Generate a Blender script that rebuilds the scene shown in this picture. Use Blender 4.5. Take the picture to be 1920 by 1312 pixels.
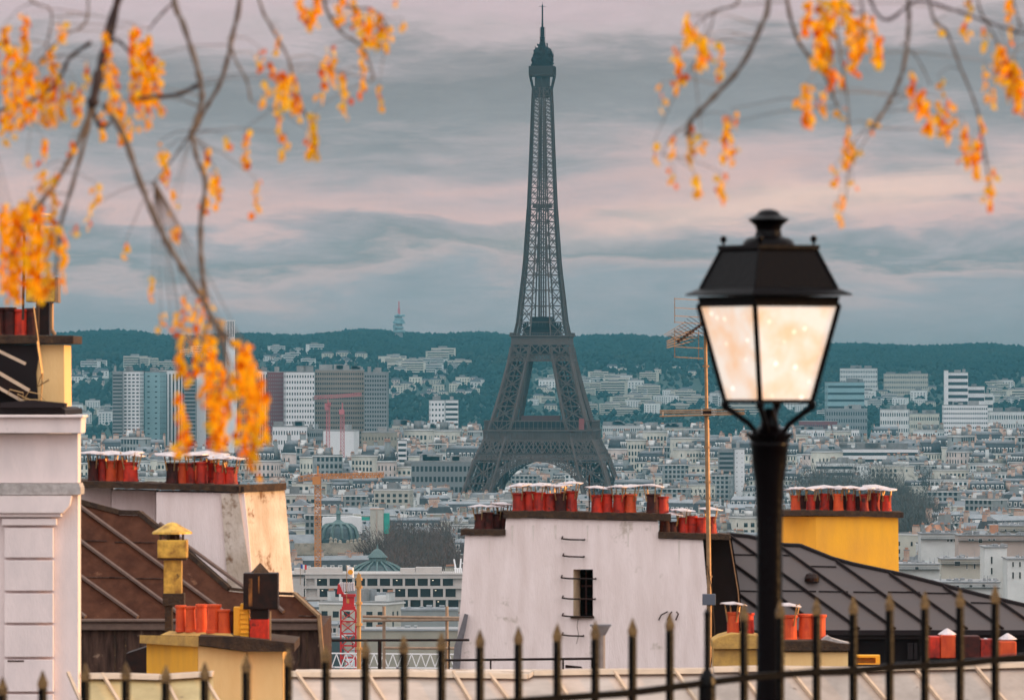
import bpy, math, random
from mathutils import Vector, Matrix
from mathutils.geometry import tessellate_polygon
R = math.radians
for o in list(bpy.data.objects): bpy.data.objects.remove(o)
sc = bpy.context.scene
col = sc.collection
F = 12770.0          # focal length in photo pixels
H = 87.2             # eye height above the plain
HY = 715.0           # photo row of the eye level
# ------------------------------------------------------------------ camera
cam = bpy.data.cameras.new('camera'); camo = bpy.data.objects.new('camera', cam); col.objects.link(camo)
camo.location = (0, 0, H); camo.rotation_euler = (R(90), 0, 0)
cam.sensor_width = 36; cam.lens = F/1920*36
cam.shift_y = (HY-656)/1920
cam.clip_start = 0.5; cam.clip_end = 60000
cam.dof.use_dof = True; cam.dof.focus_distance = 700; cam.dof.aperture_fstop = 13.0
sc.camera = camo
# ------------------------------------------------------------------ colour
def lin(c): c = c/255.0; return c/12.92 if c <= .04045 else ((c+.055)/1.055)**2.4
def srgb(r, g, b): return (lin(r), lin(g), lin(b), 1)
sc.view_settings.view_transform = 'Standard'; sc.view_settings.look = 'None'
sc.view_settings.gamma = 1; sc.view_settings.use_curve_mapping = False
sc.view_settings.exposure = 0.0
# ------------------------------------------------------------------ sky and sun
SUN_EL, SUN_AZ = 10.0, -2.0      # azimuth: degrees behind the camera's right hand
world = bpy.data.worlds.new('World'); sc.world = world; world.use_nodes = True
nt = world.node_tree; N = nt.nodes; L = nt.links; N.clear()
wout = N.new('ShaderNodeOutputWorld')
def nd(t, **k):
    n = N.new(t)
    for a, v in k.items(): setattr(n, a, v)
    return n
def mth(op, a, b=None, c=None):
    n = N.new('ShaderNodeMath'); n.operation = op
    for i, x in enumerate((a, b, c)):
        if x is None: continue
        if isinstance(x, (int, float)): n.inputs[i].default_value = x
        else: L.new(x, n.inputs[i])
    return n.outputs[0]
tc = nd('ShaderNodeTexCoord'); sp = nd('ShaderNodeSeparateXYZ'); L.new(tc.outputs['Generated'], sp.inputs[0])
def noise_dir(scale, detail, rough, off=0, dist=0):
    m = nd('ShaderNodeMapping'); m.inputs['Scale'].default_value = scale; m.inputs['Location'].default_value = (off, off*.7, off*.3)
    L.new(tc.outputs['Generated'], m.inputs['Vector'])
    n = nd('ShaderNodeTexNoise'); n.inputs['Scale'].default_value = 1; n.inputs['Detail'].default_value = detail
    n.inputs['Roughness'].default_value = rough; n.inputs['Distortion'].default_value = dist
    L.new(m.outputs[0], n.inputs['Vector']); return n.outputs['Fac']
n1 = noise_dir((20, 20, 95), 6, .55, 3.1, .4)
n2 = noise_dir((48, 48, 240), 9, .62, 9.7, .5)
n3 = noise_dir((9, 9, 60), 3, .5, 5.0)
zz = mth('ADD', sp.outputs['Z'], mth('MULTIPLY', mth('SUBTRACT', n1, .5), .024))
zz = mth('ADD', zz, mth('MULTIPLY', mth('SUBTRACT', n2, .5), .015))
zz = mth('SUBTRACT', zz, mth('MULTIPLY', sp.outputs['X'], .02))
t = mth('DIVIDE', zz, .06)
rp = nd('ShaderNodeValToRGB'); L.new(t, rp.inputs[0])
stops = [(715, (134, 142, 148)), (600, (144, 149, 155)), (545, (158, 158, 163)), (500, (190, 172, 170)), (465, (140, 141, 143)),
         (425, (172, 164, 167)), (385, (218, 188, 182)), (330, (202, 181, 180)), (270, (168, 163, 166)), (225, (142, 144, 148)),
         (150, (132, 134, 138)), (105, (150, 148, 152)), (55, (188, 178, 182)), (0, (196, 182, 188))]
cr = rp.color_ramp
while len(cr.elements) < len(stops): cr.elements.new(.5)
for e, (py, c) in zip(cr.elements, stops):
    e.position = min(1, (715-py)/F/.06); e.color = srgb(c[0]*1.035, c[1]*.985, c[2]*.975)
# brightening of the overcast towards the zenith, and warm light in the cloud breaks
up = mth('ADD', 1.03, mth('MULTIPLY', mth('MAXIMUM', sp.outputs['Z'], 0), 2.0))
n4 = noise_dir((110, 110, 420), 8, .65, 2.2, .6)
var = mth('ADD', mth('ADD', .80, mth('MULTIPLY', n3, .16)), mth('MULTIPLY', n4, .24))
# rosy break in the cloud, a long low streak to the right
ln = mth('SUBTRACT', sp.outputs['Z'], mth('ADD', .0213, mth('MULTIPLY', sp.outputs['X'], .122)))
ln = mth('ADD', ln, mth('MULTIPLY', mth('SUBTRACT', n2, .5), .006))
g = mth('POWER', 2.718, mth('MULTIPLY', mth('MULTIPLY', ln, ln), -150000.0))
gx = mth('SUBTRACT', sp.outputs['X'], .045); g = mth('MULTIPLY', g, mth('POWER', 2.718, mth('MULTIPLY', mth('MULTIPLY', gx, gx), -900.0)))
mixs = nd('ShaderNodeMix', data_type='RGBA'); L.new(mth('MULTIPLY', g, .85), mixs.inputs[0])
L.new(rp.outputs[0], mixs.inputs[6]); mixs.inputs[7].default_value = srgb(255, 212, 192)
back = mth('MULTIPLY', mth('MAXIMUM', mth('MULTIPLY', sp.outputs['Y'], -1.0), 0), 1.6)   # the clearer, brighter half of the sky behind
zr = nd('ShaderNodeMapRange'); L.new(sp.outputs['Z'], zr.inputs[0]); zr.inputs[1].default_value = .07; zr.inputs[2].default_value = .30
mz = nd('ShaderNodeMix', data_type='RGBA'); L.new(zr.outputs[0], mz.inputs[0]); L.new(mixs.outputs[2], mz.inputs[6]); mz.inputs[7].default_value = srgb(190, 190, 192)
bg1 = nd('ShaderNodeBackground'); L.new(mz.outputs[2], bg1.inputs[0]); L.new(mth('MULTIPLY', mth('ADD', up, back), var), bg1.inputs[1])
sky = nd('ShaderNodeTexSky', sky_type='NISHITA'); sky.sun_disc = False
sky.sun_elevation = R(SUN_EL); sky.sun_rotation = R(90+SUN_AZ); sky.altitude = 120
bg2 = nd('ShaderNodeBackground'); L.new(sky.outputs[0], bg2.inputs[0]); bg2.inputs[1].default_value = .1
msh = nd('ShaderNodeMixShader'); msh.inputs[0].default_value = .94
L.new(bg2.outputs[0], msh.inputs[1]); L.new(bg1.outputs[0], msh.inputs[2]); L.new(msh.outputs[0], wout.inputs[0])
sl = bpy.data.lights.new('sun', 'SUN'); so = bpy.data.objects.new('sun', sl); col.objects.link(so)
sl.energy = 5.0; sl.angle = R(.55); sl.color = (1, .56, .22)
sd = Vector((math.cos(R(SUN_AZ))*math.cos(R(SUN_EL)), -math.sin(R(SUN_AZ))*math.cos(R(SUN_EL)), math.sin(R(SUN_EL))))
so.rotation_euler = sd.to_track_quat('Z', 'Y').to_euler(); so.location = (200, -50, 200)

# ================================================================== helpers
def P(px, py, Y): s = Y/F; return Vector(((px-960)*s, Y, H+(HY-py)*s))
def S(Y): return Y/F
class MB:
    def __init__(s): s.v = []; s.f = []; s.m = []
    def face(s, pts, m=0):
        b = len(s.v); s.v += [tuple(p) for p in pts]; s.f.append(tuple(range(b, b+len(pts)))); s.m.append(m)
    def raw(s, vs, fs, m=0):
        b = len(s.v); s.v += [tuple(p) for p in vs]
        for f in fs: s.f.append(tuple(b+i for i in f)); s.m.append(m)
        return s
    def box(s, x0, x1, y0, y1, z0, z1, m=0):
        vs = [(x0,y0,z0),(x1,y0,z0),(x1,y1,z0),(x0,y1,z0),(x0,y0,z1),(x1,y0,z1),(x1,y1,z1),(x0,y1,z1)]
        return s.raw(vs, [(0,3,2,1),(4,5,6,7),(0,1,5,4),(1,2,6,5),(2,3,7,6),(3,0,4,7)], m)
    def hexa(s, vs, m=0):
        return s.raw(vs, [(0,3,2,1),(4,5,6,7),(0,1,5,4),(1,2,6,5),(2,3,7,6),(3,0,4,7)], m)
    def bar(s, p, q, r, m=0, n=4, r2=None):
        p = Vector(p); q = Vector(q); d = q-p
        if d.length < 1e-6: return s
        d.normalize(); u = d.cross(Vector((0,0,1)))
        if u.length < 1e-3: u = Vector((1,0,0))
        u.normalize(); w = d.cross(u); r2 = r if r2 is None else r2
        vs = []
        for c, rr in ((p, r), (q, r2)):
            for i in range(n):
                a = 2*math.pi*(i+.5)/n; vs.append(c+(u*math.cos(a)+w*math.sin(a))*rr)
        fs = [(i, (i+1) % n, n+(i+1) % n, n+i) for i in range(n)]+[tuple(range(n-1,-1,-1)), tuple(range(n, 2*n))]
        return s.raw(vs, fs, m)
    def tube(s, pts, rs, m=0, n=6):
        pts = [Vector(p) for p in pts]; vs = []
        for k, p in enumerate(pts):
            d = (pts[min(k+1, len(pts)-1)]-pts[max(k-1, 0)]).normalized(); u = d.cross(Vector((.13, 1, .21))).normalized(); w = d.cross(u)
            r = rs[k] if isinstance(rs, (list, tuple)) else rs
            for i in range(n):
                a = 2*math.pi*i/n; vs.append(p+(u*math.cos(a)+w*math.sin(a))*r)
        fs = []
        for k in range(len(pts)-1):
            for i in range(n): fs.append((k*n+i, k*n+(i+1) % n, (k+1)*n+(i+1) % n, (k+1)*n+i))
        fs += [tuple(range(n-1,-1,-1)), tuple(range((len(pts)-1)*n, len(pts)*n))]
        return s.raw(vs, fs, m)
    def lathe(s, c, prof, n=16, m=0, rot=0, sq=None):
        c = Vector(c); vs = []
        for r, z in prof:
            for i in range(n):
                a = 2*math.pi*i/n+rot; vs.append((c.x+r*math.cos(a), c.y+r*math.sin(a), c.z+z))
        fs = []
        for k in range(len(prof)-1):
            for i in range(n): fs.append((k*n+i, k*n+(i+1) % n, (k+1)*n+(i+1) % n, (k+1)*n+i))
        fs += [tuple(range(n-1,-1,-1)), tuple(range((len(prof)-1)*n, len(prof)*n))]
        return s.raw(vs, fs, m)
    def prism(s, pts, y0, y1, m=0, hole=None):
        """outline in world x,z extruded from y0 to y1"""
        loops = [[Vector((x, z, 0)) for x, z in pts]]
        if hole: loops.append([Vector((x, z, 0)) for x, z in hole])
        flat = [p for l in loops for p in l]
        tri = tessellate_polygon(loops); n = len(flat)
        vs = [(p.x, y0, p.y) for p in flat]+[(p.x, y1, p.y) for p in flat]
        fs = [tuple(t_) for t_ in tri]+[tuple(n+i for i in reversed(t_)) for t_ in tri]
        b = 0
        for l in loops:
            k = len(l)
            for i in range(k): fs.append((b+i, b+(i+1) % k, n+b+(i+1) % k, n+b+i))
            b += k
        return s.raw(vs, fs, m)
    def px(s, pts, Y, depth, m=0, hole=None):
        q = [(P(a, b, Y).x, P(a, b, Y).z) for a, b in pts]
        h = [(P(a, b, Y).x, P(a, b, Y).z) for a, b in hole] if hole else None
        return s.prism(q, Y, Y+depth, m, h)
    def pxbox(s, x0, x1, y0, y1, Y, depth, m=0):
        a = P(x0, y1, Y); b = P(x1, y0, Y); return s.box(a.x, b.x, Y, Y+depth, a.z, b.z, m)
    def add(s, o, M=None, mo=0):
        b = len(s.v)
        s.v += [tuple(M @ Vector(p)) for p in o.v] if M else list(o.v)
        s.f += [tuple(b+i for i in f) for f in o.f]; s.m += [x+mo for x in o.m]; return s
def wloc(o):
    v = Vector((0, 0, 0))
    while o: v = v+o.location; o = o.parent
    return v
def mesh(mb, name, mats, off=Vector((0,0,0)), smooth=False):
    me = bpy.data.meshes.new(name)
    me.from_pydata([(a-off.x, b-off.y, c-off.z) for a, b, c in mb.v], [], mb.f)
    if not isinstance(mats, (list, tuple)): mats = [mats]
    for m in mats: me.materials.append(m)
    me.polygons.foreach_set('material_index', mb.m)
    if smooth: me.polygons.foreach_set('use_smooth', [True]*len(mb.f))
    me.validate(); me.update(); return me
def fixn(me):
    import bmesh
    bm = bmesh.new(); bm.from_mesh(me); bmesh.ops.recalc_face_normals(bm, faces=bm.faces); bm.to_mesh(me); bm.free()
def part(name, mb, mats, parent, smooth=False, bevel=0, fix=True, label=None):
    me = mesh(mb, name, mats, wloc(parent), smooth)
    if fix: fixn(me)
    o = bpy.data.objects.new(name, me); col.objects.link(o); o.parent = parent
    if bevel:
        b = o.modifiers.new('bevel', 'BEVEL'); b.width = bevel; b.segments = 2; b.limit_method = 'ANGLE'
    if label: o['label'] = label
    return o
def solo(name, mb, mats, loc, label=None, cat=None, group=None, kind=None, smooth=False, fix=True, bevel=0):
    loc = Vector(loc); me = mesh(mb, name, mats, loc, smooth)
    if fix: fixn(me)
    o = bpy.data.objects.new(name, me); col.objects.link(o); o.location = loc
    if label: o['label'] = label
    if cat: o['category'] = cat
    if group: o['group'] = group
    if kind: o['kind'] = kind
    if bevel:
        b = o.modifiers.new('bevel', 'BEVEL'); b.width = bevel; b.segments = 2; b.limit_method = 'ANGLE'
    return o
def thing(name, label, cat, loc=(0,0,0), group=None):
    o = bpy.data.objects.new(name, None); col.objects.link(o); o.location = loc
    o.empty_display_size = .5; o['label'] = label; o['category'] = cat
    if group: o['group'] = group
    return o
def dup(root, loc, rz=0, label=None, group=None, scale=None):
    r = root.copy(); col.objects.link(r); r.location = loc; r.rotation_euler = (0, 0, rz)
    if scale: r.scale = scale
    if label: r['label'] = label
    if group: r['group'] = group
    for ch in root.children:
        c = ch.copy(); col.objects.link(c); c.parent = r
        for g_ in ch.children:
            d = g_.copy(); col.objects.link(d); d.parent = c
    return r
# ------------------------------------------------------------------ materials
MATS = {}
def mat(name, c, rough=.8, metal=0, c2=None, ns=3.0, amt=.5, stretch=(1,1,1), bump=0, bs=30, spec=.4, c3=None, ns3=1, th3=.6, emis=None, es=0, soft=.15, rnd=0, bdist=.02):
    m = bpy.data.materials.new(name); m.use_nodes = True; T = m.node_tree; n_ = T.nodes; l_ = T.links
    b = n_['Principled BSDF']; b.inputs['Roughness'].default_value = rough; b.inputs['Metallic'].default_value = metal
    b.inputs['Specular IOR Level'].default_value = spec
    b.inputs['Base Color'].default_value = (*c, 1)
    tc_ = n_.new('ShaderNodeTexCoord'); mp = n_.new('ShaderNodeMapping'); mp.inputs['Scale'].default_value = stretch; l_.new(tc_.outputs['Object'], mp.inputs['Vector'])
    out = None
    if c2:
        t1 = n_.new('ShaderNodeTexNoise'); t1.inputs['Scale'].default_value = ns; t1.inputs['Detail'].default_value = 8; t1.inputs['Roughness'].default_value = .62; l_.new(mp.outputs[0], t1.inputs['Vector'])
        mr = n_.new('ShaderNodeMapRange'); mr.inputs[1].default_value = .5-soft; mr.inputs[2].default_value = .5+soft; mr.inputs[4].default_value = amt; l_.new(t1.outputs['Fac'], mr.inputs[0])
        mx = n_.new('ShaderNodeMix'); mx.data_type = 'RGBA'; l_.new(mr.outputs[0], mx.inputs[0]); mx.inputs[6].default_value = (*c, 1); mx.inputs[7].default_value = (*c2, 1); out = mx.outputs[2]
    if c3:
        t2 = n_.new('ShaderNodeTexNoise'); t2.inputs['Scale'].default_value = ns3; t2.inputs['Detail'].default_value = 10; t2.inputs['Roughness'].default_value = .7; l_.new(tc_.outputs['Object'], t2.inputs['Vector'])
        mr = n_.new('ShaderNodeMapRange'); mr.inputs[1].default_value = th3; mr.inputs[2].default_value = th3+.08; l_.new(t2.outputs['Fac'], mr.inputs[0])
        mx = n_.new('ShaderNodeMix'); mx.data_type = 'RGBA'; l_.new(mr.outputs[0], mx.inputs[0])
        if out: l_.new(out, mx.inputs[6])
        else: mx.inputs[6].default_value = (*c, 1)
        mx.inputs[7].default_value = (*c3, 1); out = mx.outputs[2]
    if rnd:
        oi = n_.new('ShaderNodeObjectInfo'); hs = n_.new('ShaderNodeHueSaturation')
        mr = n_.new('ShaderNodeMapRange'); mr.inputs[3].default_value = 1-rnd; mr.inputs[4].default_value = 1+rnd*.6; l_.new(oi.outputs['Random'], mr.inputs[0]); l_.new(mr.outputs[0], hs.inputs['Value'])
        if out: l_.new(out, hs.inputs['Color'])
        else: hs.inputs['Color'].default_value = (*c, 1)
        out = hs.outputs[0]
    if out: l_.new(out, b.inputs['Base Color'])
    if bump:
        t3 = n_.new('ShaderNodeTexNoise'); t3.inputs['Scale'].default_value = bs; t3.inputs['Detail'].default_value = 6; l_.new(mp.outputs[0], t3.inputs['Vector'])
        bp = n_.new('ShaderNodeBump'); bp.inputs['Strength'].default_value = bump; bp.inputs['Distance'].default_value = bdist; l_.new(t3.outputs['Fac'], bp.inputs['Height']); l_.new(bp.outputs[0], b.inputs['Normal'])
    if emis: b.inputs['Emission Color'].default_value = (*emis, 1); b.inputs['Emission Strength'].default_value = es
    MATS[name] = m; return m
# foreground
M_stucco = mat('white_stucco', (.88,.75,.72), .9, c2=(.70,.57,.53), ns=2.6, amt=.75, stretch=(1.6,1.6,.28), bump=.5, bs=30, c3=(.52,.43,.37), ns3=1.9, th3=.60)
M_stucco_old = mat('weathered_stucco', (.70,.60,.52), .95, c2=(.46,.36,.27), ns=3.0, amt=.85, stretch=(1,1,.5), bump=.7, bs=25, c3=(.20,.11,.06), ns3=1.9, th3=.55)
M_pil = mat('pilaster_render', (.84,.71,.68), .9, c2=(.58,.51,.50), ns=4, amt=.5, stretch=(1,1,.3), bump=.3, bs=50, c3=(.36,.30,.28), ns3=2.5, th3=.66)
M_stonegrey = mat('stone_string_course', (.50,.46,.44), .95, c2=(.28,.25,.23), ns=14, amt=.8, bump=.6, bs=60)
M_coping = mat('coping_stone', (.030,.018,.014), .95, c2=(.085,.045,.022), ns=9, amt=.8, bump=.9, bs=30, c3=(.17,.10,.05), ns3=11, th3=.62)
M_terra = mat('terracotta', (.68,.030,.006), .6, c2=(.10,.004,.003), ns=7, amt=.9, stretch=(1,1,.5), c3=(.03,.008,.006), ns3=6, th3=.56, bump=.2, rnd=.35)
M_terra_o = mat('orange_terracotta', (.75,.10,.018), .65, c2=(.42,.03,.008), ns=7, amt=.8, stretch=(1,1,.5), c3=(.10,.03,.02), ns3=6, th3=.64, bump=.2, rnd=.2)
M_soot = mat('sooty_clay', (.015,.004,.003), .8, c2=(.12,.014,.008), ns=8, amt=.6)
M_cap = mat('painted_metal_cap', (.70,.62,.63), .45, metal=.3, c2=(.45,.36,.34), ns=9, amt=.7)
M_capleg = mat('cap_strap_metal', (.42,.26,.12), .4, metal=.7)
M_zincbrown = mat('brown_weathered_metal_roof', (.095,.034,.017), .65, metal=.0, spec=.1, c2=(.040,.011,.005), ns=5, amt=.8, stretch=(1,1,.5), c3=(.19,.085,.045), ns3=4, th3=.62, bump=.25, bs=9)
M_battenbrown = mat('roof_batten_brown', (.16,.10,.075), .6, c2=(.10,.06,.05), ns=12, amt=.7)
M_rust = mat('stained_mansard_sheet', (.10,.055,.040), .85, spec=.15, c2=(.022,.012,.010), ns=5, amt=.95, stretch=(2.2,2.2,.35), c3=(.26,.17,.12), ns3=5, th3=.60)
M_zinc = mat('grey_zinc_roof', (.115,.088,.080), .55, metal=.0, spec=.3, c2=(.105,.085,.082), ns=3, amt=.8, stretch=(.5,1,2.5), bump=.15, bs=6)
M_zincdark = mat('dark_zinc_batten', (.016,.011,.012), .6, spec=.15)
M_zincpale = mat('pale_zinc_roof', (.56,.45,.38), .6, c2=(.38,.30,.24), ns=3, amt=.8, stretch=(.6,1,2), c3=(.22,.16,.12), ns3=5, th3=.64, bump=.3, bs=8)
M_zincridge = mat('pale_zinc_ridge', (.58,.43,.30), .5, metal=.1, c2=(.40,.30,.22), ns=6, amt=.7)
M_yellow = mat('ochre_yellow_render', (.95,.46,.030), .85, c2=(.70,.32,.05), ns=2.5, amt=.7, stretch=(1,1,.3), bump=.25, bs=40, c3=(.55,.24,.06), ns3=3, th3=.66)
M_yellowpale = mat('pale_yellow_render', (.90,.60,.27), .85, c2=(.80,.47,.18), ns=2.5, amt=.7, stretch=(1,1,.3), bump=.2, bs=40)
M_yellowstone = mat('yellow_stone_coping', (.62,.36,.09), .9, c2=(.35,.20,.07), ns=6, amt=.8, bump=.5, bs=25)
M_gold = mat('weathered_brass_flue', (.80,.48,.08), .5, metal=.35, c2=(.22,.09,.02), ns=7, amt=.85, c3=(.05,.02,.015), ns3=6, th3=.6)
M_black = mat('black_cowl_metal', (.006,.004,.004), .45, spec=.2, c2=(.05,.012,.005), ns=8, amt=.5)
M_iron = mat('black_painted_iron', (.002,.0015,.0015), .36, metal=.0, bump=.5, bs=60, spec=.10, bdist=.004)
M_ironlamp = mat('lamp_iron', (.002,.001,.0015), .32, metal=.0, bump=.7, bs=45, spec=.08, bdist=.003)
M_pipe = mat('galvanised_mast', (.34,.21,.11), .5, metal=.35, c2=(.16,.08,.04), ns=10, amt=.5)
M_pipegrey = mat('grey_downpipe', (.17,.16,.17), .6, c2=(.09,.08,.085), ns=9, amt=.6)
M_boxblue = mat('blue_grey_box', (.10,.11,.14), .5)
M_dark = mat('dark_interior', (.004,.003,.003), .9, spec=.05)
M_sidedark = mat('dark_slate_side', (.010,.007,.008), .85, spec=.1, c2=(.005,.004,.004), ns=5, amt=.6)
M_jamb = mat('window_jamb_render', (.66,.50,.33), .9, c2=(.5,.36,.22), ns=12, amt=.6)
M_ground = mat('slope_ground', (.05,.055,.03), .95, c2=(.09,.075,.05), ns=.3, amt=.8)
M_plain = mat('city_ground', (.085,.085,.08), .95, c2=(.045,.055,.04), ns=.02, amt=.9)
# leaves and bark
def leaf_mat(name, c, c2):
    m = bpy.data.materials.new(name); m.use_nodes = True; T = m.node_tree; n_ = T.nodes; l_ = T.links; n_.clear()
    o = n_.new('ShaderNodeOutputMaterial'); d = n_.new('ShaderNodeBsdfDiffuse'); tr = n_.new('ShaderNodeBsdfTranslucent'); mx = n_.new('ShaderNodeMixShader'); mx.inputs[0].default_value = .55
    g_ = n_.new('ShaderNodeNewGeometry'); r_ = n_.new('ShaderNodeMix'); r_.data_type = 'RGBA'; l_.new(g_.outputs['Random Per Island'], r_.inputs[0]); r_.inputs[6].default_value = (*c, 1); r_.inputs[7].default_value = (*c2, 1)
    l_.new(r_.outputs[2], d.inputs[0]); l_.new(r_.outputs[2], tr.inputs[0]); l_.new(d.outputs[0], mx.inputs[1]); l_.new(tr.outputs[0], mx.inputs[2]); l_.new(mx.outputs[0], o.inputs[0]); return m
M_leaf = leaf_mat('autumn_leaf', (1.0,.62,.02), (1.0,.40,.010))
M_leaf2 = leaf_mat('deep_orange_leaf', (1.0,.28,.006), (.60,.09,.005))
M_bark = mat('twig_bark', (.16,.12,.09), .85, c2=(.07,.05,.04), ns=20, amt=.8)
M_barkdark = mat('dark_bark', (.06,.035,.03), .9, c2=(.02,.012,.012), ns=12, amt=.7)
# far
M_win = mat('far_window_glass', (.012,.018,.020), .35, spec=.3)
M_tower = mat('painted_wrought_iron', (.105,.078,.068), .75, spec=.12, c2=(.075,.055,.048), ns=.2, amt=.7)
M_towerd = mat('shaded_iron_decking', (.018,.014,.015), .9, spec=.1)  # darker copy of the tower iron, inner shade put into its colour
M_redcloth = mat('red_platform_cabin', (.06,.022,.022), .7)
WALLC = [(n_, tuple(x*k_ for x, k_ in zip(c_, (.76,.80,.80)))) for n_, c_ in [('cream_render', (.66,.59,.50)), ('white_render', (.82,.79,.76)), ('beige_stone', (.46,.40,.32)), ('rose_render', (.68,.54,.48)), ('grey_render', (.34,.34,.33)), ('ivory_stone', (.76,.69,.58))]]
M_walls = [mat(n, c, .9, c2=tuple(x*.72 for x in c), ns=.25, amt=.6, rnd=.18) for n, c in WALLC]
M_slate = mat('slate_mansard', (.055,.06,.066), .7, spec=.2, c2=(.10,.11,.115), ns=.5, amt=.6, rnd=.25)
M_zfar = mat('pale_zinc_roofing', (.30,.31,.32), .6, spec=.2, c2=(.19,.20,.21), ns=.3, amt=.7, rnd=.25)
M_flat = mat('gravel_flat_roof', (.28,.27,.26), .9, c2=(.16,.16,.155), ns=.3, amt=.7, rnd=.3)
M_brick = mat('brick_chimney', (.42,.24,.17), .9, c2=(.55,.46,.38), ns=.3, amt=.9)
M_tile = mat('orange_roof_tile', (.45,.22,.13), .9, c2=(.32,.15,.09), ns=.5, amt=.6)
M_dormer = mat('dormer_white', (.66,.65,.62), .8)
M_twig = mat('bare_twig_brown', (.115,.075,.062), .95, rnd=.3)
M_twiggrey = mat('bare_twig_grey', (.085,.075,.065), .95, rnd=.3)
M_forest = mat('distant_forest', (.007,.024,.025), 1.0, spec=.02, c2=(.020,.044,.038), ns=.02, amt=1.0, c3=(.026,.040,.030), ns3=.006, th3=.56, bump=0)
M_hill = mat('hillside_green', (.012,.035,.028), .95, c2=(.025,.05,.035), ns=.03, amt=.9)
M_copper = mat('verdigris_copper', (.13,.19,.18), .7, c2=(.07,.11,.11), ns=.2, amt=.7)
M_copperd = mat('dark_verdigris_glass', (.045,.075,.08), .35, c2=(.025,.04,.045), ns=.3, amt=.6)
M_stone = mat('old_carved_stone', (.38,.33,.26), .95, c2=(.22,.19,.15), ns=.3, amt=.8, c3=(.14,.12,.10), ns3=.4, th3=.58)
M_office = mat('office_concrete', (.52,.47,.43), .9, c2=(.40,.36,.33), ns=.2, amt=.6)
M_orange = mat('orange_crane_paint', (.55,.20,.04), .5)
M_red = mat('red_crane_paint', (.50,.010,.012), .5)
M_pink = mat('faded_red_crane_paint', (.50,.14,.15), .6)
M_white = mat('white_paint', (.80,.78,.77), .6)
M_blue = mat('flag_blue', (.03,.06,.30), .8)
M_flagred = mat('flag_red', (.65,.03,.03), .8)
M_flagor = mat('flag_orange', (.85,.33,.02), .8)
M_gnet = mat('green_scaffold_net', (.04,.34,.26), .8, c2=(.02,.22,.17), ns=.5, amt=.6)
M_maroon = mat('maroon_cladding', (.17,.035,.035), .7, c2=(.15,.05,.05), ns=.1, amt=.5)
M_tealglass = mat('pale_teal_glass', (.22,.36,.38), .5, c2=(.19,.29,.31), ns=.06, amt=.6)
M_brownt = mat('brown_beige_cladding', (.27,.22,.18), .8, c2=(.20,.17,.14), ns=.06, amt=.6)
M_whitet = mat('white_cladding', (.70,.69,.68), .7, c2=(.55,.55,.55), ns=.05, amt=.5)
M_greyt = mat('grey_cladding', (.20,.21,.21), .8, c2=(.24,.26,.26), ns=.05, amt=.5)

# ================================================================== terrain and haze
TERR = [(-60, 85.6), (10, 85.4), (29, 85.0), (34, 82), (60, 74), (130, 66), (400, 42), (800, 18), (1200, 6), (1700, 1), (2200, 0), (7000, 0), (7700, 18), (8400, 62), (9300, 118), (10300, 148), (11000, 158), (12500, 140)]
def smooth_lerp(tab, x):
    if x <= tab[0][0]: return tab[0][1]
    for (a, u), (b, v) in zip(tab, tab[1:]):
        if x <= b: return u+(v-u)*(x-a)/(b-a)
    return tab[-1][1]
def gz(x, y):
    z = smooth_lerp(TERR, y)
    if y > 7000:
        px = 960+x*F/y; k = 1-.05*max(0, (px-960)/960)**1.3+.02*math.sin(px*.011)+.015*math.sin(px*.027+2)
        k += (-.10*max(0, min(1, (px-900)/1000))) * min(1, (y-7000)/3500)
        z = z*k
    return z
def terrain():
    g1 = MB(); ys = [-60,-20,10,20,29,34,45,60,90,130,200,300,400,600,800,1000,1200,1450,1700,2200,3000,4200,5600,7000]
    xs = [-1,-.5,-.25,0,.25,.5,1]
    def grid(mb, ys, xs, wf):
        vs = []
        for y in ys:
            for u in xs: vs.append((u*wf(y), y, gz(u*wf(y), y)))
        n = len(xs); mb.raw(vs, [(j*n+i, j*n+i+1, (j+1)*n+i+1, (j+1)*n+i) for j in range(len(ys)-1) for i in range(n-1)])
    grid(g1, ys, xs, lambda y: 200+abs(y)*.30)
    solo('ground', g1, M_plain, (0,0,0), kind='structure', fix=False)
    g2 = MB(); grid(g2, [7000+i*110 for i in range(51)], [-1+i/20 for i in range(41)], lambda y: 200+y*.30)
    solo('hills', g2, M_hill, (0, 7000, 0), kind='structure', fix=False)
terrain()
def haze():
    h = MB(); h.box(-5600, 5600, -80, 12700, -1.5, 345)
    m = bpy.data.materials.new('haze'); m.use_nodes = True; T = m.node_tree; T.nodes.clear()
    o = T.nodes.new('ShaderNodeOutputMaterial'); v = T.nodes.new('ShaderNodeVolumePrincipled')
    v.inputs['Color'].default_value = (.19,.66,.86,1); v.inputs['Density'].default_value = 3.0e-5; v.inputs['Anisotropy'].default_value = 0
    T.links.new(v.outputs[0], o.inputs['Volume'])
    solo('haze', h, m, (0,0,0), kind='stuff')
haze()
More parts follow.
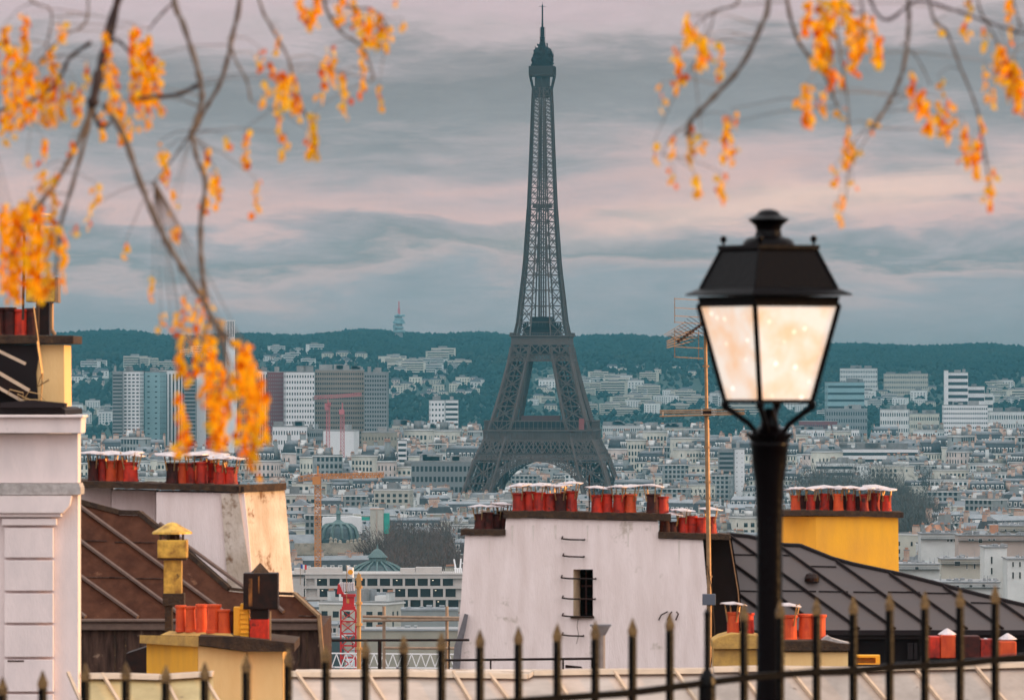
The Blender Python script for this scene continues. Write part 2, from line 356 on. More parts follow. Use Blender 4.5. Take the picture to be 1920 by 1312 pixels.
def sun_block_deck():
    # unseen cloud bank added at the right to keep sun off the far city
    random.seed(5); mb = MB(); nx, ny = 30, 34
    x0, x1, y0, y1 = 5200, 12500, 2000, 11200
    def vz(i, j, s):
        return 1500+s*(160+120*math.sin(i*1.3+j*.7)+90*math.sin(j*1.9-i*.4))
    vs = []
    for s in (-1, 1):
        for j in range(ny):
            for i in range(nx):
                ed = 90*math.sin(i*.9) + 120*math.sin(i*2.3)
                vs.append((x0+(x1-x0)*i/(nx-1), (y0+ed if j == 0 else y0+(y1-y0)*j/(ny-1)), vz(i, j, s)))
    n = nx*ny; fs = []
    for j in range(ny-1):
        for i in range(nx-1):
            a = j*nx+i; fs.append((a, a+nx, a+nx+1, a+1)); fs.append((n+a, n+a+1, n+a+nx+1, n+a+nx))
    for i in range(nx-1): fs.append((i, i+1, n+i+1, n+i)); a = (ny-1)*nx+i; fs.append((a+1, a, n+a, n+a+1))
    for j in range(ny-1): a = j*nx; fs.append((a+nx, a, n+a, n+a+nx)); a = j*nx+nx-1; fs.append((a, a+nx, n+a+nx, n+a))
    mb.raw(vs, fs)
    mc = mat('cloud_grey', (.8,.8,.82), 1.0)
    solo('sun_block_clouds', mb, mc, (x0, y0, 1500), kind='structure', smooth=True)
sun_block_deck()

# ================================================================== the iron lattice tower
def iron_tower():
    D = 4200.0; TH = R(-5); c = P(1017, 980, D); c.z = 0
    T = thing('iron_lattice_tower', 'tall dark iron lattice tower with arched base, three platforms and a thin aerial on top', 'tower', (0,0,0))
    K = D/F/1.085
    tab = [(0,172),(24.7,143),(39.5,128),(43.5,121),(52,108),(63,95),(82,77.5),(100,63),(110,57.5),(119,49),(138,42.5),(158,35),(191,28),(223.6,23.6),(256.5,19.7),(268,18)]
    def A(h): return smooth_lerp(tab, h)*K
    itab = [(0,108),(24.7,86),(39.5,74),(52,64),(63,50),(82,37.5),(100,26),(115,15)]
    def B(h): return smooth_lerp(itab, h)*D/F/1.05
    cham = MB; e = 'z'
    def brace(mb, p0, p1, q0, q1, r, k=1, horiz=True):
        """cross bracing between chord p (p0 low, p1 high) and chord q, k panels"""
        for i in range(k):
            a = p0.lerp(p1, i/k); b = p0.lerp(p1, (i+1)/k); c_ = q0.lerp(q1, i/k); d = q0.lerp(q1, (i+1)/k)
            mb.bar(a, d, r); mb.bar(c_, b, r)
            if horiz: mb.bar(b, d, r)
    # four legs
    zs = [0, 13, 25, 38, 52, 63, 72, 81, 90.5, 100, 108]
    for sx in (-1, 1):
        for sy in (-1, 1):
            mb = MB()
            for z0, z1 in zip(zs, zs[1:]):
                def crn(z):
                    a, b = A(z), B(z)
                    return [Vector((sx*a, sy*a, z)), Vector((sx*b, sy*a, z)), Vector((sx*b, sy*b, z)), Vector((sx*a, sy*b, z))]
                c0, c1 = crn(z0), crn(z1)
                for i in range(4):
                    mb.bar(c0[i], c1[i], 1.05)
                    j = (i+1) % 4
                    brace(mb, c0[i], c1[i], c0[j], c1[j], .52, 1)
                    m0 = c0[i].lerp(c0[j], .5); m1 = c1[i].lerp(c1[j], .5); mm = m0.lerp(m1, .5)
                    mb.bar(c0[i].lerp(c1[i], .5), c0[j].lerp(c1[j], .5), .32)
                    mb.bar(m0, m1, .25)
                # lift shaft and stair inside the leg (kept in the same leg)
                i0 = sum(c0, Vector())/4; i1 = sum(c1, Vector())/4
                for dx, dy in ((-2.4, -1), (2.4, -1), (-2.4, 1), (2.4, 1), (0, 0)): mb.bar(i0+Vector((dx, dy, 0)), i1+Vector((dx, dy, 0)), .6, 1)
                for t_ in range(5): q = i0.lerp(i1, t_/5); mb.box(q.x-3, q.x+3, q.y-2, q.y+2, q.z-.45, q.z+.45, 1)
            for dx, dy in ((A(0), A(0)), (B(0), A(0)), (B(0), B(0)), (A(0), B(0))): mb.box(sx*dx-2.5, sx*dx+2.5, sy*dy-2.5, sy*dy+2.5, -1, 2.5)
            part('leg', mb, [M_tower, M_towerd], T)
    # rings of four faces
    def faces(fn):
        """fn(mb, f) draws with f(u, d, z): u along the face, d outward distance"""
        mb = MB()
        for k in range(4):
            M = Matrix.Rotation(math.pi/2*k, 4, 'Z')
            fn(mb, lambda u, d, z, M=M: M @ Vector((u, -d, z)))
        return mb
    def arch(mb, f):
        hs = 33.0; zc = 5.0; n = 44
        for k in range(n):
            a0 = math.pi*k/n; a1 = math.pi*(k+1)/n
            def pt(r, a):
                u = -(hs+r)*math.cos(a); z = zc+(34.5+r*.95)*math.sin(a)
                return u, z
            (ui0, zi0), (ui1, zi1), (uo0, zo0), (uo1, zo1) = pt(-1, a0), pt(-1, a1), pt(3.0, a0), pt(3.0, a1)
            da = A(max(0, min(zi0, 52)))
            for dd in (0, 2.6):
                p = [f(ui0, A(zi0)-dd, zi0), f(ui1, A(zi1)-dd, zi1), f(uo1, A(zo1)-dd, zo1), f(uo0, A(zo0)-dd, zo0)]
                mb.bar(p[0], p[1], .55); mb.bar(p[3], p[2], .55); mb.bar(p[0], p[3], .32); mb.bar(p[0], p[2], .28); mb.bar(p[1], p[3], .28)
            # scalloped spandrel struts
            if 5 < k < n-5 and k % 2 == 0:
                zt = 42.3
                if zt-zo0 > .6:
                    mb.bar(f(uo0, A(zo0)-.5, zo0), f(uo0, A(zt)-.5, zt), .45)
    part('arch', faces(arch), M_tower, T)
    def plat1(mb, f):
        a = 37.5/1.0; 
        # truss below
        for (z0, z1, n, r) in ((43, 51, 13, .42), (39.6, 43, 26, .30)):
            for k in range(n):
                u0 = -1+2*k/n; u1 = -1+2*(k+1)/n
                for dd in (0, ):
                    p = [f(u0*A(z0), A(z0)-dd, z0), f(u1*A(z0), A(z0)-dd, z0), f(u1*A(z1), A(z1)-dd, z1), f(u0*A(z1), A(z1)-dd, z1)]
                    mb.bar(p[0], p[2], r); mb.bar(p[1], p[3], r); mb.bar(p[0], p[3], r)
                    q0, q1, q2, q3 = p[0].lerp(p[1], .5), p[1].lerp(p[2], .5), p[2].lerp(p[3], .5), p[3].lerp(p[0], .5)
                    mb.bar(q0, q1, r*.7); mb.bar(q1, q2, r*.7); mb.bar(q2, q3, r*.7); mb.bar(q3, q0, r*.7)
            for z in (z0, z1): mb.bar(f(-A(z), A(z), z), f(A(z), A(z), z), .7)
        g = 33.0
        # solid frieze with brackets, then the open gallery
        mb.raw([f(-g+.8, g-.8, 51), f(g-.8, g-.8, 51), f(g, g, 57), f(-g, g, 57), f(-g+2, g-3, 51), f(g-2, g-3, 51), f(g-2, g-3, 57), f(-g+2, g-3, 57)], [(0,1,2,3),(4,7,6,5),(0,4,5,1),(3,2,6,7)])
        for k in range(21):
            u = -g+2*g*k/20; mb.bar(f(u, g+.2, 51), f(u*1.01, g+.55, 57.2), .35)
        mb.bar(f(-g-.5, g+.5, 57.3), f(g+.5, g+.5, 57.3), .75)
        mb.bar(f(-g, g, 63), f(g, g, 63), .5)
        for k in range(25):
            u = -g+2*g*k/24; mb.bar(f(u, g, 57), f(u, g, 63), .22)
        mb.bar(f(-g, g, 58.6), f(g, g, 58.6), .18)
    mbp = faces(plat1)
    part('first_platform', mbp, M_tower, T)
    d1 = MB(); g = 31.5; wv = 14
    for k in range(4):
        M = Matrix.Rotation(math.pi/2*k, 4, 'Z'); q = MB()
        q.box(-g, g, -g, -wv, 56.2, 56.8); q.box(-g+3, g-3, -g+4.5, -g+6, 56.8, 62.5); q.box(-22, 22, -g+9, -wv-3, 56.8, 62.6)
        q.box(-21, 21, -g+4, -g+12, 43.5, 44.2); q.box(-30, 30, -30.2, -29.8, 44, 51); q.box(-34, -22, -33, -32.6, 40, 50.8); q.box(22, 34, -33, -32.6, 40, 50.8)  # thin dark sheets stand in for the shade behind the truss
        d1.add(q, M)
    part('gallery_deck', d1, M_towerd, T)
    cb = MB(); cb.box(-11, 13, -26, -18, 62.8, 66.3); part('cabin', cb, M_redcloth, T)
    bn = MB(); bn.box(25.2, 28.4, -33.4, -33.2, 57.5, 64.5); part('red_banner', bn, mat('red_banner_cloth', (.22,.06,.06), .8), T)
    def plat2(mb, f):
        for (z0, z1, n, r) in ((104, 110, 6, .40), (100, 104, 16, .26)):
            for k in range(n):
                u0 = -1+2*k/n; u1 = -1+2*(k+1)/n
                p = [f(u0*A(z0), A(z0)+.3, z0), f(u1*A(z0), A(z0)+.3, z0), f(u1*A(z1), A(z1)+.3, z1), f(u0*A(z1), A(z1)+.3, z1)]
                mb.bar(p[0], p[2], r); mb.bar(p[1], p[3], r); mb.bar(p[0], p[3], r)
            for z in (z0, z1): mb.bar(f(-A(z), A(z)+.3, z), f(A(z), A(z)+.3, z), .55)
        g0 = A(110)+.4; g1 = 18.6
        mb.raw([f(-g0, g0, 110), f(g0, g0, 110), f(g1-.9, g1-.9, 114), f(-g1+.9, g1-.9, 114), f(-g1, g1, 115), f(g1, g1, 115), f(-g0+3, g0-3, 110), f(g0-3, g0-3, 110), f(g1-3, g1-3, 115), f(-g1+3, g1-3, 115)],
               [(0,1,2,3),(3,2,5,4),(6,9,8,7),(0,6,7,1),(4,5,8,9)])
        mb.bar(f(-g1, g1, 115.2), f(g1, g1, 115.2), .5); mb.bar(f(-g1, g1, 117), f(g1, g1, 117), .22)
        for k in range(25): u = -g1+2*g1*k/24; mb.bar(f(u, g1, 115), f(u, g1, 117), .14)
    part('second_platform', faces(plat2), M_tower, T)
    d2 = MB(); d2.box(-14, 14, -14.4, -14, 104, 110.5); d2.box(-14.4, -14, -14, 14, 104, 110.5); d2.box(-16, 16, -16, 16, 112, 112.6); d2.box(-11, 11, -11, 11, 112.6, 120.5); d2.box(-12.5, 12.5, -12.5, 12.5, 120.5, 121.2); d2.box(-7, 7, -7, 7, 121, 127)
    rnd = random.Random(3)
    for k in range(26): x = rnd.uniform(-12, 12); y = rnd.choice((-12.6, -9, 9, 12)); h = rnd.uniform(1, 3.4); d2.box(x-.5, x+.5, y, y+.8, 121, 121+h)
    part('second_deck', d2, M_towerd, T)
    # upper shaft
    mb = MB(); z = 113.0; zz_ = [z]; st = 10.6
    while z < 262: z += st; st *= .955; zz_.append(min(z, 268))
    if zz_[-1] < 268: zz_.append(268)
    for z0, z1 in zip(zz_, zz_[1:]):
        for k in range(4):
            M = Matrix.Rotation(math.pi/2*k, 4, 'Z'); f = lambda u, d, z: M @ Vector((u, -d, z))
            def cols(z):
                a = A(z); w = max(.06, .42*(1-(z-113)/170)) if z < 190 else .24*(1-(z-190)/90)+.02
                w = .40 if z < 150 else smooth_lerp([(150,.40),(200,.30),(268,.22)], z)
                return [-a, -a*w, a*w, a], a
            (u0, a0), (u1, a1) = cols(z0), cols(z1)
            tk = .55 if z0 < 190 else .42
            for i in range(4): mb.bar(f(u0[i], a0, z0), f(u1[i], a1, z1), (.78 if i in (0, 3) else .5) * (1 if z0 < 190 else .8))
            for i in (0, 2): brace(mb, f(u0[i], a0, z0), f(u1[i], a1, z1), f(u0[i+1], a0, z0), f(u1[i+1], a1, z1), tk*.62, 1)
            if z0 > 150: brace(mb, f(u0[1], a0, z0), f(u1[1], a1, z1), f(u0[2], a0, z0), f(u1[2], a1, z1), tk*.5, 1)
            mb.bar(f(u1[0], a1, z1), f(u1[3], a1, z1), tk*.6)
            zm = (z0+z1)/2; um, am = cols(zm); mb.bar(f(um[0], am, zm), f(um[1], am, zm), tk*.4); mb.bar(f(um[2], am, zm), f(um[3], am, zm), tk*.4)
    part('upper_shaft', mb, M_tower, T)
    ls = MB()
    for x in (-2.2, -.7, .7, 2.2):
        for y in (-2, 2): ls.bar((x, y, 113), (x*.8, y*.8, 268), .32)
    for k in range(52): zk = 115+k*3; ls.box(-2, 2, -2, 2, zk, zk+.28)
    ls.bar((-1.5, -2, 120), (-1.5, -2, 195), .5)
    ls.box(-5.6, 5.6, -5.6, 5.6, 194, 196.5)
    part('lift_shaft', ls, M_tower, T)
    t3 = MB(); w0 = A(268); w1 = 25.6*K
    def sq(r, z): return [(-r,-r,z),(r,-r,z),(r,r,z),(-r,r,z)]
    def fr(mb, r0, z0, r1, z1): mb.hexa(sq(r0, z0)+sq(r1, z1))
    fr(t3, w0*.80, 262, w0*.8, 277); fr(t3, w0, 268, w0*1.02, 269)
    for k in range(4):
        M = Matrix.Rotation(math.pi/2*k, 4, 'Z')
        for u in (-1, -.5, 0, .5, 1): t3.bar(M @ Vector((u*w0, -w0, 266)), M @ Vector((u*w1*.97, -w1*.97, 275.5)), .3)
    fr(t3, w1*.97, 275, w1, 276); fr(t3, w1*.96, 276, w1*.96, 280.5); fr(t3, w1, 280.5, w1, 281.3)
    for k in range(4):
        M = Matrix.Rotation(math.pi/2*k, 4, 'Z')
        for i in range(13): u = -w1+2*w1*i/12; t3.bar(M @ Vector((u, -w1, 276)), M @ Vector((u, -w1, 281)), .13)
        t3.bar(M @ Vector((-w1, -w1, 278)), M @ Vector((w1, -w1, 278)), .12)
    part('top_platform', t3, mat('dark_iron_gallery', (.055,.042,.038), .8, spec=.1), T)
    cp = MB(); cp.lathe((0,0,0), [(6.6, 281), (6.6, 284.2), (7.0, 284.4), (6.9, 286), (5.9, 287.6), (5.6, 289.4), (4.6, 291.2), (3.4, 292.6), (2.2, 293.6), (1.9, 295.6), (1.2, 297)], 16)
    for k in range(90):
        a = rnd.uniform(0, 6.28); zk = rnd.uniform(281, 294); r = smooth_lerp([(281,7.0),(285,7.2),(289,6.0),(293,3.0)], zk); h = rnd.uniform(.8, 2.4)
        x, y = r*math.cos(a), r*math.sin(a); cp.box(x-.3, x+.3, y-.3, y+.3, zk, zk+h)
        if k % 3 == 0: cp.bar((x, y, zk), (x, y, zk+h+2), .12)
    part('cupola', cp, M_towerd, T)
    an = MB(); an.lathe((0,0,0), [(1.5, 294), (1.5, 299), (1.9, 299.2), (1.25, 299.5), (1.25, 305), (1.55, 305.2), (.6, 305.6), (.42, 312), (.42, 318.5), (.2, 319.5)], 10)
    for k in range(16): zk = 294.6+k*.68; s_ = 2.0; an.bar((-s_, 0, zk), (s_, 0, zk), .11); an.bar((0, -s_, zk), (0, s_, zk), .11)
    for k in range(9): zk = 306+k*1.4; an.bar((-.9, 0, zk), (.9, 0, zk), .09)
    for a in range(4): an.bar((0,0,318.2), (2.2*math.cos(a*1.57+.4), 2.2*math.sin(a*1.57+.4), 318.2), .16)
    an.bar((0,0,318), (0,0,321), .12)
    part('aerial', an, M_towerd, T)
    T.location = c; T.rotation_euler = (0, 0, TH)
iron_tower()

# ================================================================== towers blocks and landmark buildings
def facade(mb, x0, x1, y, z0, z1, nc, nr, wf, hf, m, style, side='f', d=.12):
    """windows proud 3 cm of a front face at depth y (front) ; side 'l'/'r' uses x as constant"""
    W = (x1-x0)/nc; HH = (z1-z0)/nr
    def q(u0, u1, a, b, mm=m, dd=.03):
        if side == 'f': mb.box(u0, u1, y-dd, y+.01, a, b, mm)
        elif side == 'l': mb.box(y-dd, y+.01, u0, u1, a, b, mm)
        else: mb.box(y-.01, y+dd, u0, u1, a, b, mm)
    if style == 'grid':
        for i in range(nc):
            for j in range(nr): q(x0+W*(i+.5-wf/2), x0+W*(i+.5+wf/2), z0+HH*(j+.5-hf/2), z0+HH*(j+.5+hf/2))
    elif style == 'rows':
        for j in range(nr): q(x0+.3, x1-.3, z0+HH*(j+.5-hf/2), z0+HH*(j+.5+hf/2))
    elif style == 'cols':
        for i in range(nc): q(x0+W*(i+.5-wf/2), x0+W*(i+.5+wf/2), z0+.5, z1-1.5)
def slab(name, label, cat, px0, px1, ptop, Y, wm, style, nc=6, nr=20, wf=.5, hf=.5, dep=16, ang=0, z0=None, sidestyle='grid', group=None, roofm=None, junk=3, winm=None, seed=1, y1=None):
    s = S(Y); w = (px1-px0)*s; base = gz(((px0+px1)/2-960)*s, Y) if z0 is None else z0
    zt = H+(HY-ptop)*s; h = zt-base
    T = thing(name, label, cat, (0,0,0), group)
    hw = w/2
    mb = MB(); mb.box(-hw, hw, 0, dep, 0, h)
    wn = MB(); n_ = max(1, nr)
    wb = MB()
    facade(wb, -hw, hw, 0, h*.0+2, h-1.0, nc, nr, wf, hf, 0, style)
    if sidestyle:
        facade(wb, 1, dep-1, -hw, 2, h-1, max(2, int(dep/4)), nr, wf, hf, 0, sidestyle, 'l'); facade(wb, 1, dep-1, hw, 2, h-1, max(2, int(dep/4)), nr, wf, hf, 0, sidestyle, 'r')
    mb.add(wb, None, 1); part('wall', mb, [wm, winm or M_win], T, fix=False)
    rf = MB(); rn = random.Random(seed*7+int(px0))
    rf.box(-hw-.2, hw+.2, -.2, dep+.2, h+.003, h+.8)
    for k in range(junk):
        bw = rn.uniform(.1, .3)*w; bx = rn.uniform(-hw+bw/2+.3, hw-bw/2-.3); bh = rn.uniform(1.5, 4.5); rf.box(bx-bw/2, bx+bw/2, 3, dep*.7, h+.8, h+.8+bh)
        if rn.random() < .6: rf.bar((bx, dep*.4, h+.8+bh), (bx, dep*.4, h+.8+bh+rn.uniform(1.5, 4)), .12)
    part('roof', rf, roofm or M_flat, T)
    T.location = (((px0+px1)/2-960)*s, Y, base); T.rotation_euler = (0, 0, R(ang))
    return T
M_darkwin = mat('dark_window_strip', (.008,.010,.012), .35, spec=.3)
Yh = 5400
TW = 'riverside tower blocks'
slab('tower_block', 'leftmost grey banded tower block, its balconies in thin horizontal stripes', 'tower block', 211, 230, 698, Yh, M_greyt, 'rows', 2, 32, .5, .45, 18, 0, junk=1)
slab('tower_block', 'white tower block with broken window bands, second from the left', 'tower block', 231, 262, 697, Yh+6, M_whitet, 'grid', 4, 32, .62, .42, 18, -8, junk=2)
slab('tower_block', 'pale blue green blank sided slab between two white striped towers', 'tower block', 271, 300, 698, Yh+20, M_tealglass, 'grid', 2, 22, .3, .25, 22, -12, junk=2)
slab('tower_block', 'white tower block with tall dark vertical window strips', 'tower block', 302, 342, 695, Yh+40, M_whitet, 'cols', 6, 1, .42, .5, 16, 8, junk=3)
slab('tower_block', 'grey tower block with dark balconies seen through the hanging leaves', 'tower block', 345, 367, 712, Yh-30, M_greyt, 'rows', 2, 28, .5, .55, 16, 0, junk=1)
slab('tower_block', 'narrow blank white slab left of the slender chimney', 'tower block', 368, 385, 699, Yh-10, M_whitet, 'grid', 1, 1, .01, .01, 16, 0, sidestyle=None, junk=1)
slab('tower_block', 'dark banded tower block just left of the slender chimney', 'tower block', 386, 412, 720, Yh+10, M_greyt, 'rows', 2, 26, .5, .6, 16, 0, junk=1)
slab('tower_block', 'brown grey tower block right of the slender chimney', 'tower block', 449, 482, 694, Yh+30, M_brownt, 'grid', 7, 32, .5, .5, 16, 0, junk=2)
slab('tower_block', 'slim white tower block with vertical strips beside the maroon block', 'tower block', 483, 502, 696, Yh+60, M_whitet, 'cols', 4, 1, .4, .5, 16, 0, junk=2)
slab('tower_block', 'maroon tower block covered in small pale dots', 'tower block', 503, 535, 698, Yh+20, M_maroon, 'grid', 8, 30, .35, .4, 16, 6, junk=1, winm=M_greyt)
slab('tower_block', 'white tower block with a regular grid of square windows', 'tower block', 536, 590, 698, Yh, M_whitet, 'grid', 11, 20, .5, .45, 18, 8, junk=4)
slab('tower_block', 'wide brown beige tower block behind the pale red cranes', 'tower block', 591, 682, 694, Yh+20, M_brownt, 'grid', 22, 24, .6, .45, 20, 0, junk=6)
slab('tower_block', 'grey tower block with two white vertical ribs at the right end of the group', 'tower block', 683, 725, 699, Yh-10, M_greyt, 'grid', 9, 26, .62, .5, 18, -4, junk=3)
def ribs():
    s = S(Yh-14); mb = MB()
    for px in (692, 705): a = P(px, 808, Yh-14); mb.box(a.x, a.x+3.2*s, Yh-13.5, Yh-12, 2, H+(HY-703)*s)
slab('office_block', 'low white office block with rows of small square windows before the towers', 'office', 511, 575, 800, Yh-250, M_whitet, 'grid', 13, 7, .45, .42, 30, 0, junk=3)
slab('office_block', 'pale office wing with a flat dark roof beside the white block', 'office', 576, 604, 806, Yh-230, M_greyt, 'grid', 7, 9, .6, .5, 30, 0, junk=2)
slab('warehouse', 'plain white box building behind the two pale red cranes', 'building', 606, 664, 808, Yh-300, M_whitet, 'grid', 1, 1, .01, .01, 30, -6, sidestyle=None, junk=1)
slab('apartment_tower', 'beige apartment tower with one dark vertical slot and few windows', 'apartment tower', 678, 744, 811, 4700, M_walls[2], 'grid', 11, 8, .3, .35, 20, 0, junk=2)
slab('apartment_tower', 'narrow white building with thick dark bands beside the beige tower', 'apartment tower', 746, 762, 826, 4650, M_whitet, 'rows', 1, 12, .5, .5, 16, 0, junk=1)
slab('apartment_tower', 'lone white tower block standing before the green hill', 'apartment tower', 808, 834, 751, 6400, M_whitet, 'grid', 4, 13, .5, .4, 20, 6, junk=2)
slab('apartment_tower', 'white balcony striped end of the lone tower block', 'apartment tower', 835, 859, 751, 6404, M_whitet, 'rows', 3, 14, .5, .5, 18, 0, junk=1)
slab('concrete_building', 'long low concrete building with deep dark window bays left of the iron tower', 'building', 771, 900, 866, 4330, M_greyt, 'grid', 16, 5, .6, .5, 24, 0, junk=5)
slab('apartment_slab', 'long pale apartment slab left of the iron tower foot', 'apartment slab', 735, 800, 798, 6100, M_walls[0], 'grid', 22, 13, .5, .45, 18, 0, junk=8)
slab('apartment_slab', 'grey white apartment slab reaching to the iron tower foot', 'apartment slab', 866, 903, 800, 6100, M_walls[5], 'grid', 13, 16, .5, .45, 18, 0, junk=5)
slab('apartment_slab', 'white apartment slab with roof terraces before the green hill', 'apartment slab', 801, 865, 804, 6100, M_walls[1], 'grid', 20, 12, .5, .45, 18, 0, junk=7)
# right of the lamp
slab('hospital_block', 'tall white hospital tower with a slim side mast far right', 'hospital', 1777, 1815, 699, 7000, M_whitet, 'rows', 6, 14, .5, .5, 25, 0, junk=2)
slab('hospital_block', 'narrow blank white stair tower of the hospital', 'hospital', 1771, 1778, 695, 6990, M_whitet, 'grid', 1, 1, .01, .01, 12, 0, sidestyle=None, junk=0)
slab('hospital_block', 'stepped white hospital wing with dark rows right of the tall block', 'hospital', 1815, 1846, 725, 7010, M_whitet, 'rows', 4, 10, .5, .45, 25, 0, junk=1)
slab('hospital_block', 'lowest stepped wing at the right end of the hospital', 'hospital', 1846, 1862, 738, 7020, M_walls[1], 'rows', 3, 9, .5, .4, 25, 0, junk=1)
slab('hospital_block', 'broad white hospital front with a fine grid of windows', 'hospital', 1770, 1852, 760, 6700, M_whitet, 'grid', 20, 13, .62, .38, 30, 0, junk=3)
slab('office_tower', 'blue grey glazed block on the hillside just right of the lantern', 'office tower', 1552, 1621, 717, 7600, M_tealglass, 'rows', 12, 9, .5, .35, 30, 4, junk=2)
slab('office_tower', 'grey block with staggered dark windows below the glazed block', 'office tower', 1549, 1626, 767, 7350, M_greyt, 'grid', 17, 6, .5, .5, 30, 0, junk=2)
slab('hill_slab', 'long white apartment slab high on the hill right of the lantern', 'apartment slab', 1576, 1645, 691, 8600, M_walls[1], 'grid', 22, 5, .5, .45, 20, 0, junk=3)
slab('hill_slab', 'long pale apartment slab on the hill left of the hospital', 'apartment slab', 1658, 1740, 701, 8600, M_walls[0], 'grid', 24, 4, .5, .45, 20, 0, junk=3)
slab('office_block', 'white office block with a strict grid of dark windows right of the lamp post', 'office', 1482, 1611, 806, 6400, M_whitet, 'grid', 30, 6, .48, .45, 30, 0, junk=4)
slab('office_block', 'long layered white building with striped floors behind the yellow chimney', 'office', 1566, 1722, 842, 5000, M_whitet, 'rows', 10, 7, .5, .45, 28, 3, junk=5)
slab('office_block', 'second striped wing stepping down toward the lamp post', 'office', 1530, 1600, 868, 4800, M_walls[1], 'rows', 8, 6, .5, .45, 24, -4, junk=3)
slab('apartment_tower', 'dark glazed tower block left of the lamp post with a white flank', 'apartment tower', 1348, 1376, 843, 4600, M_greyt, 'rows', 4, 12, .5, .55, 18, 0, junk=1)
slab('apartment_tower', 'blank white flank tower just left of the lamp post', 'apartment tower', 1377, 1396, 842, 4602, M_whitet, 'grid', 2, 12, .15, .2, 18, 0, junk=1)
slab('apartment_slab', 'stepped white apartment block below the hospital', 'apartment slab', 1650, 1702, 768, 6900, M_walls[1], 'grid', 12, 7, .5, .45, 22, -8, junk=4)
slab('apartment_slab', 'pale apartment block at the foot of the hill left of the hospital', 'apartment slab', 1703, 1762, 776, 7100, M_walls[5], 'grid', 14, 6, .5, .45, 22, 10, junk=4)
slab('apartment_slab', 'long low white block with a striped front at the right edge', 'apartment slab', 1855, 1935, 772, 6900, M_walls[1], 'grid', 18, 6, .5, .45, 22, 5, junk=5)
slab('apartment_slab', 'long white apartment row right of the iron tower', 'apartment slab', 1130, 1235, 798, 6600, M_walls[1], 'grid', 30, 7, .5, .45, 18, 0, junk=8)
slab('apartment_slab', 'long cream apartment row between the antenna mast and the iron tower', 'apartment slab', 1236, 1320, 802, 6600, M_walls[0], 'grid', 24, 7, .5, .45, 18, 0, junk=8)
slab('hall_building', 'reddish roofed long hall just right of the lamp post', 'hall', 1499, 1570, 790, 6900, M_maroon, 'grid', 20, 5, .5, .45, 18, 0, junk=0)
def chimney_far():
    Y = 5300; s = S(Y); T = thing('incinerator_chimney', 'slender white tower chimney rising above the tower blocks behind the leaves', 'chimney', P(432, 830, Y))
    T.location.z = 0
    def X(px): return P(px, 0, Y).x
    def Z(py): return H+(HY-py)*s
    mb = MB(); 
    def q(x0, x1, z): return [(X(x0), Y-4, z), (X(x1), Y-4, z), (X(x1), Y+4, z), (X(x0), Y+4, z)]
    mb.hexa(q(412, 446, 0)+q(415, 444, Z(730))); mb.hexa(q(418, 442, Z(730)+.01)+q(423, 441, Z(690))); mb.hexa(q(423, 441, Z(690)+.01)+q(424, 440, Z(632)))
    part('shaft', mb, M_whitet, T)
    m2 = MB()
    for k in range(6): px = 424+k*2.9; m2.box(X(px), X(px+1.4), Y-4, Y+4, Z(632)+.02, Z(602))
    m2.box(X(423.5), X(441), Y-4.2, Y+4.2, Z(602)+.01, Z(600)); part('slotted_top', m2, M_whitet, T)
    m3 = MB(); m3.box(X(425), X(439.5), Y-2, Y+2, Z(632)+.03, Z(603)); part('core', m3, M_darkwin, T)
chimney_far()
def telecom():
    Y = 10300; s = S(Y); b = P(748, 632, Y); T = thing('telecom_tower', 'far telecom tower with stacked round decks on the wooded ridge', 'tower', (b.x, Y, b.z-20))
    z = lambda py: H+(HY-py)*s
    mb = MB(); mb.lathe((b.x, Y, 0), [(6.5, z(632)-22), (6, z(625)), (5, z(605)), (4.5, z(590))], 12); part('shaft', mb, M_greyt, T)
    m = MB()
    for py, r, h in ((623, 8.5, 3.2), (616, 7.5, 2.5), (607, 7.8, 5.5), (600, 7, 2), (594, 6.5, 3)): m.lathe((b.x, Y, z(py)), [(r*.7, 0), (r, .6), (r, h), (r*.7, h+.6)], 14)
    rn = random.Random(2)
    for k in range(14): a = rn.uniform(0, 6.3); zz2 = z(rn.uniform(625, 592)); m.lathe((b.x+8*math.cos(a), Y+8*math.sin(a), zz2), [(.4,0),(1.6,.4),(1.6,3),(.4,3.4)], 7)
    part('deck', m, M_tealglass, T)
    a = MB(); a.bar((b.x, Y, z(592)), (b.x, Y, z(578)), 2.2, 0, 6); a.bar((b.x, Y, z(578)), (b.x, Y, z(565)), 1.0, 0, 6); part('aerial', a, M_pink, T)
telecom()
